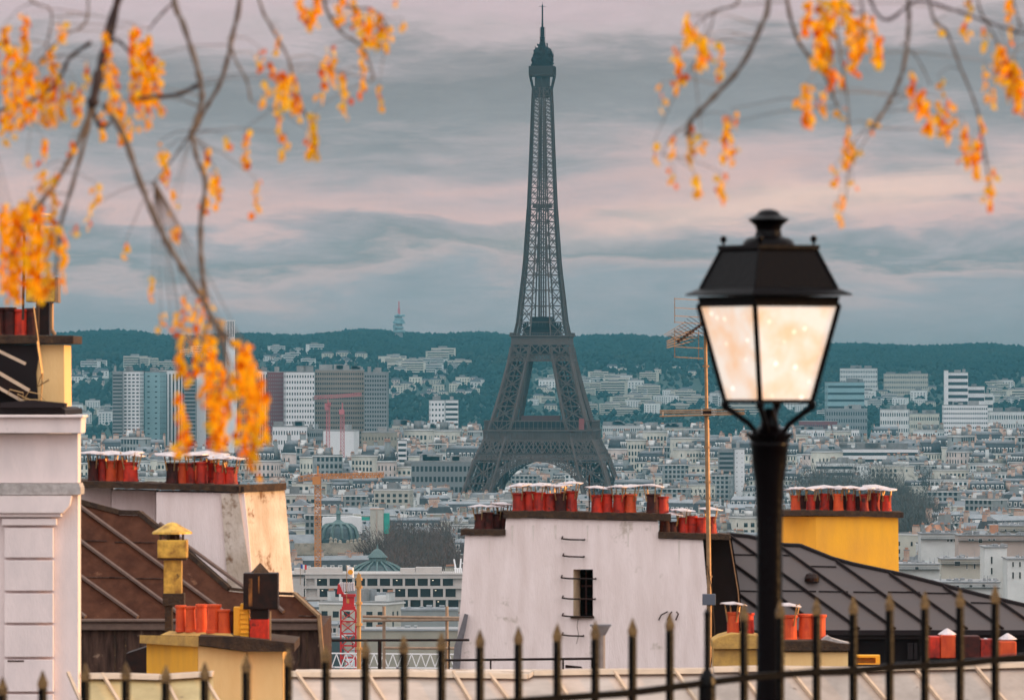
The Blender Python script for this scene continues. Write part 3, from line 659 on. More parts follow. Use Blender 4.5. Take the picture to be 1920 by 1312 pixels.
# ================================================================== city block prototypes
def block(seed, w, d, h, style, wi, tall=False):
    rn = random.Random(seed); T = thing('apartment_building', 'x', 'building')
    mb = MB(); mb.box(-w/2, w/2, -d/2, d/2, -14, h)
    nr = int(h/3.2); nc = max(2, int(w/2.9)); ns = max(2, int(d/3.2))
    fx = rn.choice(('grid', 'grid', 'rows')) if style == 'flat' else 'grid'
    for j in range(nr):
        z = 1.2+j*3.2
        if z+2 > h: break
        for i in range(nc):
            x = -w/2+w*(i+.5)/nc; ww = .62 if style != 'flat' else .9
            if rn.random() < .96: mb.box(x-ww, x+ww, -d/2-.04, -d/2+.01, z, z+1.9, 1)
        for i in range(ns):
            y = -d/2+d*(i+.5)/ns
            if style == 'flat' and rn.random() < .3: continue
            mb.box(w/2-.01, w/2+.04, y-.55, y+.55, z, z+1.8, 1)
            if rn.random() < .5: mb.box(-w/2-.04, -w/2+.01, y-.55, y+.55, z, z+1.8, 1)
        if j in (1, nr-2) and style != 'flat': mb.box(-w/2-.1, w/2+.1, -d/2-.6, -d/2-.045, z-.35, z-.1, 2); mb.box(-w/2, w/2, -d/2-.62, -d/2-.55, z-.1, z+.7, 1) if rn.random() < .3 else None
    mb.box(-w/2-.3, w/2+.3, -d/2-.35, d/2+.3, h-.4, h+.1, 2)
    part('wall', mb, [M_walls[wi], M_win, M_dormer], T, fix=False)
    r = MB(); z = h+.11
    def fr(x0, x1, y0, y1, z0, X0, X1, Y0, Y1, z1, m=0): r.hexa([(x0,y0,z0),(x1,y0,z0),(x1,y1,z0),(x0,y1,z0),(X0,Y0,z1),(X1,Y0,z1),(X1,Y1,z1),(X0,Y1,z1)], m)
    if style == 'mansard':
        mh = rn.uniform(3, 5); k = 1.7
        fr(-w/2, w/2, -d/2, d/2, z, -w/2+.2, w/2-.2, -d/2+k, d/2-k, z+mh, 0)
        fr(-w/2+.2, w/2-.2, -d/2+k-.2, d/2-k+.2, z+mh+.002, -w/2+.3, w/2-.3, -.4, .4, z+mh+1.8, 1)
        for i in range(nc):
            if rn.random() < .8: x = -w/2+w*(i+.5)/nc; r.box(x-.75, x+.75, -d/2+.25, -d/2+k+.5, z+.6, z+2.8, 3); r.box(x-.45, x+.45, -d/2+.2, -d/2+.24, z+.9, z+2.4, 4)
        top = z+mh+1
    elif style == 'zinc':
        fr(-w/2-.2, w/2+.2, -d/2-.2, d/2+.2, z, -w/2, w/2, -.5, .5, z+rn.uniform(2.2, 3.6), 1); top = z+1.5
        for i in range(3): x = rn.uniform(-w/2+2, w/2-2); r.box(x-.6, x+.6, -d/2+1.5, -d/2+3.5, z+.4, z+2, 4)
    elif style == 'tile':
        fr(-w/2-.3, w/2+.3, -d/2-.3, d/2+.3, z, -w/2+3, w/2-3, -.3, .3, z+rn.uniform(3, 4.5), 5); top = z+1.5
    else:
        r.box(-w/2, w/2, -d/2, d/2, z, z+.5, 2)
        for i in range(rn.randint(2, 5)):
            bw = rn.uniform(2, w*.3); x = rn.uniform(-w/2+bw/2, w/2-bw/2); y = rn.uniform(-d/4, d/4); hh = rn.uniform(1.2, 3.6); r.box(x-bw/2, x+bw/2, y-2, y+2, z+.5, z+.5+hh, rn.choice((3, 1, 2)))
        top = z+.5
    part('roof', r, [M_slate, M_zfar, M_flat, M_dormer, M_win, M_tile], T, fix=False)
    n = rn.randint(2, 4); cm = M_brick if rn.random() < .5 else M_walls[(wi+1) % 6]
    for i in range(n):
        c = MB(); x = -w/2+.6 + (w-1.2)*i/(n-1 if n > 1 else 1)+rn.uniform(-.3, .3); l = rn.uniform(2, d*.42); y = rn.uniform(-d/2+l/2+.5, d/2-l/2-.5); ht = top+rn.uniform(1.2, 3.0)
        c.box(x-.45, x+.45, y-l/2, y+l/2, h, ht, 0); c.box(x-.55, x+.55, y-l/2-.1, y+l/2+.1, ht+.001, ht+.25, 2)
        k = int(l/.7)
        for q in range(k): yy = y-l/2+l*(q+.5)/k; c.box(x-.16, x+.16, yy-.16, yy+.16, ht+.25, ht+.9, 1)
        part('chimney', c, [cm, M_tile, M_flat], T, fix=False)
    T['w'] = w; T['style'] = style; return T
SPEC = [(17,12,19,'mansard',0),(24,13,21,'mansard',2),(14,11,16,'zinc',1),(20,12,22,'zinc',5),(28,14,24,'flat',1),(18,13,26,'flat',4),(22,12,18,'mansard',1),(12,10,14,'tile',3),
        (34,13,20,'mansard',5),(16,12,23,'zinc',3),(20,14,28,'flat',0),(26,12,17,'zinc',4),(15,12,21,'mansard',3),(30,14,19,'flat',5)]
CN = {0:'cream', 1:'white', 2:'beige stone', 3:'rosy', 4:'grey', 5:'ivory'}
SN = {'mansard':'dark slate mansard roof', 'zinc':'pale zinc roof', 'flat':'flat gravel roof', 'tile':'orange tiled roof'}
PROTO = [block(11+i, *s_) for i, s_ in enumerate(SPEC)]
USED = set()
def put_block(i, x, y, z, rz, zone, sc_=(1,1,1)):
    s_ = SPEC[i]; lab = '%s block, %s, %s' % (CN[s_[4]], SN[s_[3]], zone)
    g = '%s buildings %s' % (CN[s_[4]], zone)
    if i not in USED:
        USED.add(i); o = PROTO[i]; o.location = (x, y, z); o.rotation_euler = (0, 0, rz); o.scale = sc_; o['label'] = lab; o['group'] = g; return o
    return dup(PROTO[i], (x, y, z), rz, lab, g, sc_)
rc = random.Random(77)
far_list = []
def occupied(px, Y):
    # keep clear the landmark sites and the tree belts
    if 520 < px < 900 and 2050 < Y < 2330: return True
    if 520 < px < 720 and 2600 < Y < 3100: return True
    if 690 < px < 885 and 2330 < Y < 3300: return True
    if 860 < px < 1180 and 4050 < Y < 4400: return True
    if 1130 < px < 1420 and 3700 < Y < 4900 and rc.random() < .5: return True
    if 1475 < px < 1760 and 2900 < Y < 4750 : return True
    if 1660 < px < 1800 and 2350 < Y < 3250 : return True
    return False
count = 0; Y = 1400.0
while Y < 6900:
    s = S(Y); xL, xR = -60, 1990
    px = xL+rc.uniform(0, 40)
    while px < xR:
        i = rc.randrange(len(SPEC)); w = SPEC[i][0]; step = (w+rc.uniform(0, 10 if Y < 4500 else 4))/s
        cx = px+step/2; px += step
        if Y < 2400: vis = 530 < cx < 885 or cx > 1680
        elif Y < 3600: vis = 540 < cx < 1480 or cx > 1680
        elif Y < 4400: vis = 480 < cx < 1990
        else: vis = cx > 120
        if Y < 3100 and 890 < cx < 1480 : vis = False
        if occupied(cx, Y) or rc.random() < .10: continue
        X = (cx-960)*s; yy = Y+rc.uniform(-14, 14); rz = rc.choice((0, 0, .15, -.2, .35, -.4, 1.57, .6, -.7))+rc.uniform(-.06, .06)
        kz = rc.uniform(.72, 1.05) if Y > 1900 else rc.uniform(.65, .95)
        z = gz(X, yy)
        if cx > 1680 and Y < 3000: kz *= 1.15
        if Y > 5600: kz *= 1.15
        if vis and count < 235:
            zone = ('near city left of the tower' if cx < 900 and Y < 2100 else 'sunlit quarter at lower right' if cx > 1680 and Y < 2600 else
                    'packed quarter left of the tower' if cx < 900 else 'packed quarter right of the tower')
            put_block(i, X, yy, z, rz, zone, (1, 1, kz)); count += 1
        else: far_list.append((i, X, yy, z, rz, kz))
    Y += (42 if Y < 2000 else 50 if Y < 3000 else 62) * rc.uniform(.85, 1.15)
for x0, x1, y0, y1, n in ((735,905,5150,6000,60),(1130,1330,5000,6500,75),(1335,1480,5000,6500,40),(1480,1990,4900,6600,110),(120,520,4600,5300,60),(500,800,4500,5000,30)):
    for k in range(n):
        px = rc.uniform(x0, x1); Yb = rc.uniform(y0, y1); X = (px-960)*S(Yb); far_list.append((rc.randrange(len(SPEC)), X, Yb, gz(X, Yb), rc.uniform(-1, 1), rc.uniform(1.0, 1.75)))
def merge_far():
    # the rest of the city, far too many to count
    import numpy as np
    V = []; Fc = []; Mi = []; base = 0; mats = []; 
    def mi(m):
        if m not in mats: mats.append(m)
        return mats.index(m)
    cache = {}
    for i in range(len(SPEC)):
        vs = []; fs = []; ms = []
        for ch in PROTO[i].children:
            me = ch.data; b = len(vs); vs += [tuple(v.co) for v in me.vertices]
            for p in me.polygons: fs.append([b+k for k in p.vertices]); ms.append(mi(me.materials[p.material_index]))
        cache[i] = (np.array(vs), np.array(fs), np.array(ms))
    for (i, X, y, z, rz, kz) in far_list:
        v, f, m = cache[i]; c, s = math.cos(rz), math.sin(rz)
        V.append(np.stack([v[:,0]*c-v[:,1]*s+X, v[:,0]*s+v[:,1]*c+y-4000, v[:,2]*kz+z], 1)); Fc.append(f+base); Mi.append(m); base += len(v)
    V = np.concatenate(V); Fc = np.concatenate(Fc); Mi = np.concatenate(Mi)
    me = bpy.data.meshes.new('distant_city'); me.vertices.add(len(V)); me.vertices.foreach_set('co', V.ravel())
    me.loops.add(len(Fc)*4); me.loops.foreach_set('vertex_index', Fc.ravel().astype(np.int32))
    me.polygons.add(len(Fc)); me.polygons.foreach_set('loop_start', np.arange(0, len(Fc)*4, 4, dtype=np.int32)); me.polygons.foreach_set('material_index', Mi.astype(np.int32))
    for m in mats: me.materials.append(m)
    me.update(calc_edges=True)
    o = bpy.data.objects.new('distant_city', me); col.objects.link(o); o.location = (0, 4000, 0); o['kind'] = 'stuff'
    o['label'] = 'dense mass of distant grey and cream buildings spreading to the hills'; o['category'] = 'distant city'
merge_far()
print('blocks', count, 'far', len(far_list))
# ------------------------------------------------------------------ houses on the hillside
def hillhouse(seed, w, d, h, wi, kind):
    rn = random.Random(seed); T = thing('hillside_house', 'x', 'house'); mb = MB(); mb.box(-w/2, w/2, 0, d, -12, h)
    nr = max(1, int(h/3.3)); nc = max(2, int(w/4))
    for j in range(nr):
        z = 1+j*3.3
        if kind == 'terrace': mb.box(-w/2+.6, w/2-.6, -.05, .01, z+.2, z+1.9, 1)
        else:
            for i in range(nc): x = -w/2+w*(i+.5)/nc; mb.box(x-.8, x+.8, -.05, .01, z, z+1.9, 1)
    part('wall', mb, [M_walls[wi], M_win], T, fix=False)
    r = MB()
    if kind == 'gable': r.hexa([(-w/2-.4,-.4,h+.01),(w/2+.4,-.4,h+.01),(w/2+.4,d+.4,h+.01),(-w/2-.4,d+.4,h+.01),(-w/2+1,d/2-.2,h+3),(w/2-1,d/2-.2,h+3),(w/2-1,d/2+.2,h+3),(-w/2+1,d/2+.2,h+3)])
    else: r.box(-w/2-.2, w/2+.2, -.3, d, h+.01, h+.6); r.box(-w*.2, w*.15, 2, d-2, h+.6, h+3)
    part('roof', r, M_slate if kind == 'gable' else M_flat, T, fix=False); return T
HS = [(14,10,8,1,'gable'),(18,11,11,0,'gable'),(26,12,14,1,'terrace'),(34,12,18,5,'terrace'),(12,10,7,3,'gable'),(22,12,16,1,'grid'),(40,13,13,0,'terrace'),(16,11,12,5,'grid')]
HP = [hillhouse(40+i, *h_) for i, h_ in enumerate(HS)]; HU = set()
HK = {'gable': 'small %s house, dark pitched roof', 'terrace': '%s terraced block with window bands', 'grid': '%s square apartment house'}
def put_house(i, px, py, Y, zone, k=1.0):
    X = (px-960)*S(Y); z = gz(X, Y); lab = HK[HS[i][4]] % CN[HS[i][3]]+' '+zone
    args = dict(label=lab, group='hillside houses '+zone)
    if i not in HU: HU.add(i); o = HP[i]; o['label'] = lab; o['group'] = args['group']; o.location = (X, Y, z); o.scale = (k, k, k)
    else: dup(HP[i], (X, Y, z), rc.uniform(-.5, .5), scale=(k, k, k), **args)
def depth_at(px, py):
    """distance along the ray of a photo pixel at which it meets the hillside"""
    Y = 7050
    while Y < 10900:
        if H+(HY-py)*S(Y) <= gz((px-960)*S(Y), Y)+1: return Y
        Y += 20
    return None
rh = random.Random(9); hc = 0
ZN = [ # x0 x1 y0 y1 n indices zone
 (122,210,700,722,14,(0,4,1),'over the left chimney'), (150,330,690,700,6,(2,3),'behind the leftmost towers'), (122,205,765,800,16,(2,5,7),'low on the hill at far left'),
 (350,386,660,680,4,(3,2),'among the yellow leaves'), (490,600,660,690,12,(0,4,2),'above the maroon tower'), (600,690,672,690,8,(0,1,4),'above the brown tower'),
 (730,835,684,702,16,(2,3,6),'on woods left of tower'), (800,832,674,690,5,(3,3,2),'on woods left of tower'), (850,886,685,692,3,(2,6),'on woods left of tower'),
 (735,900,715,745,30,(0,4,1,7),'below terraces left of tower'), (1000,1050,700,782,12,(3,5,1,7),'between the tower legs'),
 (1090,1310,690,705,7,(0,1,7),'high right of the tower'), (1085,1310,715,750,24,(2,5,3,1),'midslope right of the tower'), (1100,1320,755,785,20,(5,3,6,2),'hill foot right of tower'),
 (1620,1770,725,765,18,(0,5,1,2),'left of the hospital'), (1860,1925,715,760,16,(5,1,2,3),'right of the hospital'), (1480,1550,760,785,6,(5,2),'right of the lamp bracket'), (1330,1420,755,785,12,(5,2,6),'behind the lantern arms')]
for x0, x1, y0, y1, n, idx, zone in ZN:
    for k in range(n):
        px = rh.uniform(x0, x1); py = rh.uniform(y0, y1); Yd = depth_at(px, py)
        if Yd: put_house(rh.choice(idx), px, py, Yd, zone, rh.uniform(.5, .95)); hc += 1
# ------------------------------------------------------------------ forest on the ridge
def forest():
    import numpy as np
    rn = np.random.default_rng(4); V = []; Fc = []; b = 0
    base = np.array([(0,0,1.0),(.9,0,.25),(.28,.86,.3),(-.73,.53,.25),(-.73,-.53,.3),(.28,-.86,.25),(0,0,-.9)])
    fb = np.array([(0,1,2),(0,2,3),(0,3,4),(0,4,5),(0,5,1),(6,2,1),(6,3,2),(6,4,3),(6,5,4),(6,1,5)])
    n = 0
    def add(X, Y, z, r):
        nonlocal b
        a = rn.uniform(0, 6.28); c, s = math.cos(a), math.sin(a); q = base*(1+rn.uniform(-.22, .22, base.shape)); q = q*np.array([r, r, r*rn.uniform(.8, 1.3)])
        V.append(np.stack([q[:,0]*c-q[:,1]*s+X, q[:,0]*s+q[:,1]*c+Y-9000, q[:,2]+z], 1)); Fc.append(fb+b); b += 7
    for k in range(46000):
        px = rn.uniform(-60, 1980); Y = 7300+(11000-7300)*rn.uniform(0, 1)**.7; X = (px-960)*S(Y); z = gz(X, Y)
        py = HY-(z-H)/S(Y)
        # thin out over the built-up slopes
        keep = 1.0
        for x0, x1, y0, y1, n_, _, _ in ZN:
            if x0-6 < px < x1+6 and y0-6 < py < y1+4: keep = .22 if n_ > 10 else .5
        if rn.random() > keep: continue
        r = rn.uniform(2.5, 5.6) if Y > 8000 else rn.uniform(2.5, 5)
        add(X, Y, z+r*.7, r)
    for k in range(1500):
        px = -60+2040*k/1500; Y = rn.uniform(10700, 11000); X = (px-960)*S(Y); add(X, Y, gz(X, Y)+rn.uniform(0, 4)+2*math.sin(px*.03), rn.uniform(4, 6))
    V = np.concatenate(V); Fc = np.concatenate(Fc); me = bpy.data.meshes.new('forest'); me.vertices.add(len(V)); me.vertices.foreach_set('co', V.ravel())
    me.loops.add(len(Fc)*3); me.loops.foreach_set('vertex_index', Fc.ravel().astype(np.int32)); me.polygons.add(len(Fc)); me.polygons.foreach_set('loop_start', np.arange(0, len(Fc)*3, 3, dtype=np.int32))
    me.materials.append(M_forest); me.update(calc_edges=True)
    o = bpy.data.objects.new('forest', me); col.objects.link(o); o.location = (0, 9000, 0); o['kind'] = 'stuff'; o['label'] = 'dense blue green woods covering the far ridge and slopes'; o['category'] = 'forest'
forest()
# ------------------------------------------------------------------ bare winter trees
def bare_tree(seed, h, m, label):
    rn = random.Random(seed); T = thing('bare_tree', label, 'tree'); tr = MB(); tr.tube([(0,0,-1),(0.1,0,h*.2),(.2,.1,h*.45),(0,.1,h*.8)], [.35,.3,.2,.06], 0, 6)
    cr_ = MB()
    for k in range(9):
        a = rn.uniform(0, 6.28); z0 = h*rn.uniform(.25, .6); r = h*rn.uniform(.22, .38); z1 = z0+h*rn.uniform(.15, .38)
        p = Vector((r*math.cos(a), r*math.sin(a), z1)); tr.tube([(0,0,z0), (p.x*.5, p.y*.5, z0+(z1-z0)*.4), p], [.16,.1,.04], 0, 4)
    for k in range(900):
        a = rn.uniform(0, 6.28); u = rn.uniform(-1, 1); rr = rn.random()**.45
        q = Vector((math.sqrt(1-u*u)*math.cos(a)*h*.38, math.sqrt(1-u*u)*math.sin(a)*h*.38, u*h*.36))*rr*(1+.2*math.sin(a*3+seed)); q.z += h*.62
        d = Vector((q.x*.5, q.y*.5, rn.uniform(.3, 1.2)*h*.2)).normalized()*rn.uniform(.8, 2.0); sd_ = Vector((rn.uniform(-1,1), rn.uniform(-1,1), rn.uniform(-.4,.4))).normalized()*.09
        cr_.face([q-sd_, q+sd_, q+d])
    part('trunk', tr, m, T, fix=False); part('crown', cr_, m, T, fix=False); return T
BT = [bare_tree(1, 15, M_twig, 'x'), bare_tree(2, 17, M_twig, 'x'), bare_tree(3, 14, M_twiggrey, 'x'), bare_tree(4, 18, M_twiggrey, 'x')]; BU = set()
def trees(x0, x1, Y0, Y1, n, idx, zone, seed, sc0=.9, sc1=1.2):
    rn = random.Random(seed)
    for k in range(n):
        px = x0+(x1-x0)*(k+.5)/n+rn.uniform(-8, 8); Yt = rn.uniform(Y0, Y1); X = (px-960)*S(Yt); i = rn.choice(idx); s_ = rn.uniform(sc0, sc1)
        lab = ('bare brown winter tree ' if i < 2 else 'bare grey green winter tree ')+zone; loc = (X, Yt, gz(X, Yt))
        if i not in BU: BU.add(i); o = BT[i]; o.location = loc; o.scale = (s_,)*3; o['label'] = lab; o['group'] = 'bare trees '+zone
        else: dup(BT[i], loc, rn.uniform(0, 6), lab, 'bare trees '+zone, (s_,)*3)
trees(700, 880, 2380, 3250, 84, (0,1,0,1,2), 'in the dark grove behind the office building', 1, 1.25, 1.6)
trees(552, 770, 2330, 2560, 24, (0,1), 'before the domed stone palace', 2, 1.0, 1.25)
trees(1490, 1765, 2950, 4700, 66, (2,3,3), 'in the dark park right of the yellow chimney', 3, 1.4, 1.9)
trees(1670, 1795, 2400, 3200, 24, (2,3,1), 'in the dark strip beside the yellow chimney', 4, 1.1, 1.4)
trees(1140, 1420, 3750, 4900, 26, (2,3), 'around the foot of the iron tower', 5, 1.0, 1.3)
trees(1180, 1480, 3300, 3600, 14, (2,3,1), 'among the roofs right of the tower foot', 7, .9, 1.3)
trees(560, 900, 3500, 4300, 18, (2,3), 'among the roofs left of the tower foot', 9, .9, 1.2)
trees(1200, 1920, 5000, 6000, 28, (2,3), 'far among the roofs right of the tower', 10, 1.0, 1.5)
trees(900, 1140, 4050, 4110, 12, (2,3), 'in front of the arch of the iron tower', 6, .7, .9)
# ------------------------------------------------------------------ domed palace, rotunda, office
def palace():
    Y = 2850; s = S(Y); X = lambda px: (px-960)*s; Z = lambda py: H+(HY-py)*s
    T = thing('domed_palace', 'old stone palace with a dark glass dome and carved cornice behind the office roof', 'palace', (X(630), Y, 0))
    w = MB(); w.box(X(530), X(712), Y, Y+40, 0, Z(1036)); w.box(X(530)-.5, X(712)+.6, Y-.8, Y-.05, Z(1040), Z(1035)); w.box(X(530), X(712), Y-.35, Y-.02, Z(1065), Z(1043))
    w.box(X(530), X(710), Y+1, Y+3, Z(1036)+.01, Z(1018))
    for k in range(34): x = X(535)+k*(X(710)-X(535))/34; w.box(x, x+.5, Y-1.1, Y-.85, Z(1041), Z(1037))
    part('wall', w, M_stone, T)
    wn = MB()
    for k in range(12): x = X(545)+k*(X(705)-X(545))/12; wn.box(x, x+2, Y-.06, Y+.1, 2, Z(1070))
    part('tall_window', wn, M_win, T)
    tw = MB(); 
    for px in (597, ): tw.box(X(px-5), X(px+5), Y-.5, Y+3, Z(1036), Z(990)); tw.box(X(px-6), X(px+6), Y-.7, Y+3.2, Z(990)+.01, Z(986))
    rn = random.Random(8)
    for k in range(9):
        px = 622+k*9+rn.uniform(-3,3); hh = rn.uniform(4, 12); tw.lathe((X(px), Y+1.5, Z(1018)), [(1.0,0),(.6,hh*s*.4),(.8,hh*s*.7),(.3,hh*s)], 6)
    part('statuary', tw, M_stone, T)
    dm = MB(); cx = X(633); cy = Y+14; r0 = 36*s; dm.lathe((cx, cy, 0), [(r0*1.04, Z(1022)), (r0*1.04, Z(1012)), (r0, Z(1010)), (r0*.96, Z(1000)), (r0*.86, Z(991)), (r0*.62, Z(985)), (r0*.4, Z(982)), (r0*.15, Z(981))], 24); part('dome', dm, M_copperd, T, smooth=False)
    rb = MB()
    for k in range(12):
        a = k*math.pi/6+.2; pts = [(r0*1.0, Z(1010)), (r0*.97, Z(1000)), (r0*.87, Z(991)), (r0*.63, Z(984.5))]
        rb.tube([(cx+1.02*r*math.cos(a), cy+1.02*r*math.sin(a), z) for r, z in pts], .7, 0, 4)
    rb.lathe((cx, cy, Z(984)), [(r0*.66, 0), (r0*.64, .5), (r0*.3, .9), (.9, 2.0), (.9, 4.2), (1.4, 4.5), (.5, 6), (.2, 8)], 12)
    part('dome_rib', rb, M_copper, T)
    gl = MB(); gl.hexa([(X(530),Y+5,Z(1025)),(X(597),Y+5,Z(1025)),(X(597),Y+20,Z(1025)),(X(530),Y+20,Z(1025)),(X(530),Y+11,Z(1003)),(X(585),Y+11,Z(1003)),(X(585),Y+14,Z(1003)),(X(530),Y+14,Z(1003))]); part('glass_roof', gl, M_zfar, T)
palace()
def rotunda():
    Y = 2260; s = S(Y); cx = (706-960)*s; Z = lambda py: H+(HY-py)*s; cy = Y+14
    T = thing('rotunda_building', 'low round hall with a green ribbed glass roof and small lantern behind the offices', 'hall', (cx, cy, 0))
    a = MB(); r = 60*s; a.lathe((cx, cy, 0), [(r*.95, 0), (r*.95, Z(1088)), (r, Z(1080))], 16); part('wall', a, M_stone, T)
    b = MB(); b.lathe((cx, cy, 0), [(r*1.0, Z(1080)+.01), (r*.62, Z(1064)), (r*.28, Z(1055))], 16); part('lower_roof', b, M_copperd, T)
    c = MB(); c.lathe((cx, cy, 0), [(r*.27, Z(1056)), (r*.27, Z(1047)), (r*.33, Z(1046.5)), (r*.14, Z(1034)), (.4, Z(1030)), (.25, Z(1025)), (.1, Z(1022))], 16); part('lantern', c, M_copper, T)
    d = MB()
    for k in range(16): an = k*math.pi/8; d.tube([(cx+rr*math.cos(an), cy+rr*math.sin(an), z) for rr, z in ((r*1.0, Z(1080)+.3), (r*.62, Z(1064)+.3), (r*.28, Z(1055)+.2))], .35, 0, 4)
    part('rib', d, M_copper, T)
rotunda()
def office():
    Y = 2100; s = S(Y); X = lambda px: (px-960)*s; Z = lambda py: H+(HY-py)*s
    T = thing('office_building', 'wide concrete office building with two rows of large dark windows and ceiling lights', 'office', (X(715), Y, 0))
    w = MB(); w.box(X(535), X(880), Y+1.2, Y+26, 0, Z(1080)); w.box(X(572), X(880), Y-.0, Y+1.19, Z(1084), Z(1079)+.3)
    for a, b in ((1098, 1103), (1119, 1124), (1140, 1146)): w.box(X(572), X(880), Y, Y+1.19, Z(b), Z(a))
    xs = [592+k*23.6 for k in range(11)]
    for r_, (yt, yb) in enumerate(((1084, 1098), (1103, 1119), (1124, 1140))):
        off = r_*5
        for x in [572]+[q+off for q in xs]: w.box(X(x-2.2), X(x+2.2), Y+.1, Y+1.18, Z(yb)+.003, Z(yt)-.003)
    w.box(X(540), X(571.9), Y+.1, Y+1.18, 0, Z(1084))
    part('wall', w, M_office, T)
    for r_, (yt, yb) in enumerate(((1084, 1098), (1103, 1119), (1124, 1140))):
        for k in range(11):
            x = 592+k*23.6+r_*5
            g = MB(); g.box(X(x+2.4), X(min(x+21.2, 880)), Y+.9, Y+1.1, Z(yb)+.1, Z(yt)-.1); wo = part('window', g, M_darkwin, T)
            if (k*7+r_*3) % 3 == 0:
                l = MB(); lx = X(x+6+(k*5 % 9)); l.box(lx, lx+.42, Y+.85, Y+.89, Z(yt)-.65, Z(yt)-.50); part('ceiling_lamp', l, M_lit, wo)
    rf = MB(); rf.box(X(535)-.3, X(880)+.3, Y-.3, Y+26, Z(1079)+.31, Z(1076)+.2); rf.box(X(550), X(570), Y+6, Y+14, Z(1076)+.2, Z(1066)); rf.box(X(572), X(640), Y+5, Y+14, Z(1076)+.21, Z(1065)); rf.box(X(750), X(778), Y+5, Y+12, Z(1076)+.2, Z(1066)); rf.box(X(779), X(828), Y+5, Y+12, Z(1076)+.2, Z(1064))
    for k in range(14): x = X(828+k*4); rf.bar((x, Y+.5, Z(1076)), (x, Y+.5, Z(1066)), .12)
    part('roof', rf, M_office, T)
M_lit = mat('lit_ceiling_lamp', (.9,.85,.7), .5, emis=(1,.85,.6), es=1.6)
office()
# two white frames on its roof
def roofframe():
    Y = 2102; s = S(Y); X = lambda px: (px-960)*s; Z = lambda py: H+(HY-py)*s; m = MB()
    m.bar((X(851), Y+8, Z(1049)), (X(855), Y+8, Z(1074)), .35); m.bar((X(864), Y+8, Z(1048)), (X(862), Y+8, Z(1074)), .35); m.box(X(851), X(866), Y+7, Y+10, Z(1076)+.22, Z(1066))
    solo('roof_unit', m, M_white, (X(857), Y+8, Z(1076)), 'small white roof unit with two upright arms on the office roof', 'roof unit')
roofframe()
def screen_wall():
    Y = 2980; s = S(Y); X = lambda px: (px-960)*s; Z = lambda py: H+(HY-py)*s
    m = MB(); m.px([(604,1010),(604,970),(660,968),(678,970),(678,1000)], Y, 14); solo('blank_building', m, M_whitet, (X(640), Y, 0), 'blank white walled building right behind the dark dome', 'building')
    T = thing('apartment_tower', 'pale blank gable tower wrapped with green netting above the grove', 'apartment tower', (X(708), Y-30, 0)); Y2 = Y-30
    a = MB(); a.pxbox(694, 719, 955, 1105, Y2, 14); part('wall', a, M_walls[0], T); a = MB(); a.pxbox(719.5, 730, 962, 1000, Y2+.5, 8); a.pxbox(678, 693, 969, 975, Y2+.5, 4); part('netting', a, M_gnet, T)
    a = MB(); a.pxbox(706, 707, 957, 1003, Y2-.3, .28); a.pxbox(693, 720, 953, 954.9, Y2-.2, 15); part('trim', a, M_brick, T)
screen_wall()
# custom sunlit buildings at lower right
def whitehouse(label, x0, x1, yt, Y, m, wins, yb=1300, dep=12, roof=None, extra=None):
    s = S(Y); X = lambda px: (px-960)*s; T = thing('apartment_building', label, 'building', (X((x0+x1)/2), Y, 0))
    a = MB(); a.pxbox(x0, x1, yt, yb, Y, dep); part('wall', a, m, T)
    for (wx0, wx1, wy0, wy1) in wins:
        f = MB(); f.pxbox(wx0-.6, wx1+.6, wy0-.6, wy1+.6, Y-.10, .12); fo = part('window', f, M_dormer, T); p = MB(); p.pxbox(wx0, wx1, wy0, wy1, Y-.14, .035); part('pane', p, M_win, fo)
    r = MB(); r.pxbox(x0-2, x1+2, yt-2, yt-.05, Y-.4, dep+.8); 
    if extra: extra(r, Y)
    rn = random.Random(int(x0*3+yt)); n_ = int((x1-x0)/6)
    for k in range(n_):
        q = rn.uniform(x0, x1-5); hh = rn.uniform(2, 7); r.pxbox(q, q+rn.uniform(2, 8), yt-2-hh, yt-2.05, Y+rn.uniform(.5, dep*.6), rn.uniform(1, 2.5))
        if rn.random() < .4: r.bar(P(q+1, yt-2, Y+2), P(q+1, yt-11-rn.uniform(0, 4), Y+2), .05)
    b_ = MB(); b_.pxbox(x0-.5, x1+.5, yt+9, yt+10, Y-1.0, .98)
    for k in range(int((x1-x0)/1.6)): b_.bar(P(x0+k*1.6, yt+9, Y-.95), P(x0+k*1.6, yt+5, Y-.95), .03)
    b_.bar(P(x0, yt+5, Y-.95), P(x1, yt+5, Y-.95), .04)
    if (x1-x0) > 60: part('balcony', b_, M_slate, T)
    part('roof', r, roof or M_zfar, T); return T
def ex1(r, Y):
    for k in range(4): r.pxbox(1752+k*22, 1762+k*22, 1008, 1014, Y+3, 3)
whitehouse('white gable fronted building with tall narrow windows at lower right', 1846, 1888, 1026, 1250, M_walls[1], [(1858,1861,1043,1056),(1858,1861,1064,1076),(1881,1883,1043,1056),(1881,1883,1064,1076)])
whitehouse('blue grey white house with narrow windows at the right edge', 1889, 1935, 1048, 1235, M_walls[1], [(1898,1901,1072,1084),(1911,1914,1072,1084),(1898,1901,1053,1062),(1911,1914,1053,1062)])
whitehouse('long low white building with three small square windows behind the dark roof', 1760, 1875, 1092, 1180, M_walls[1], [(1793,1798,1097,1101),(1818,1823,1096,1100),(1842,1847,1095,1099)], dep=16)
whitehouse('rosy penthouse block with a long balcony above the white gable', 1797, 1935, 1004, 1500, M_walls[3], [(1776+40,1780+40,1010,1014),(1822,1826,1010,1014),(1835,1842,1010,1017),(1853,1857,1010,1014),(1862,1866,1010,1014)], dep=12)
whitehouse('white corner building left of the rosy penthouse block', 1727, 1796, 1001, 1540, M_walls[1], [(1776,1779,1010,1015),(1782,1786,1010,1015),(1789,1793,1010,1015)], dep=12)
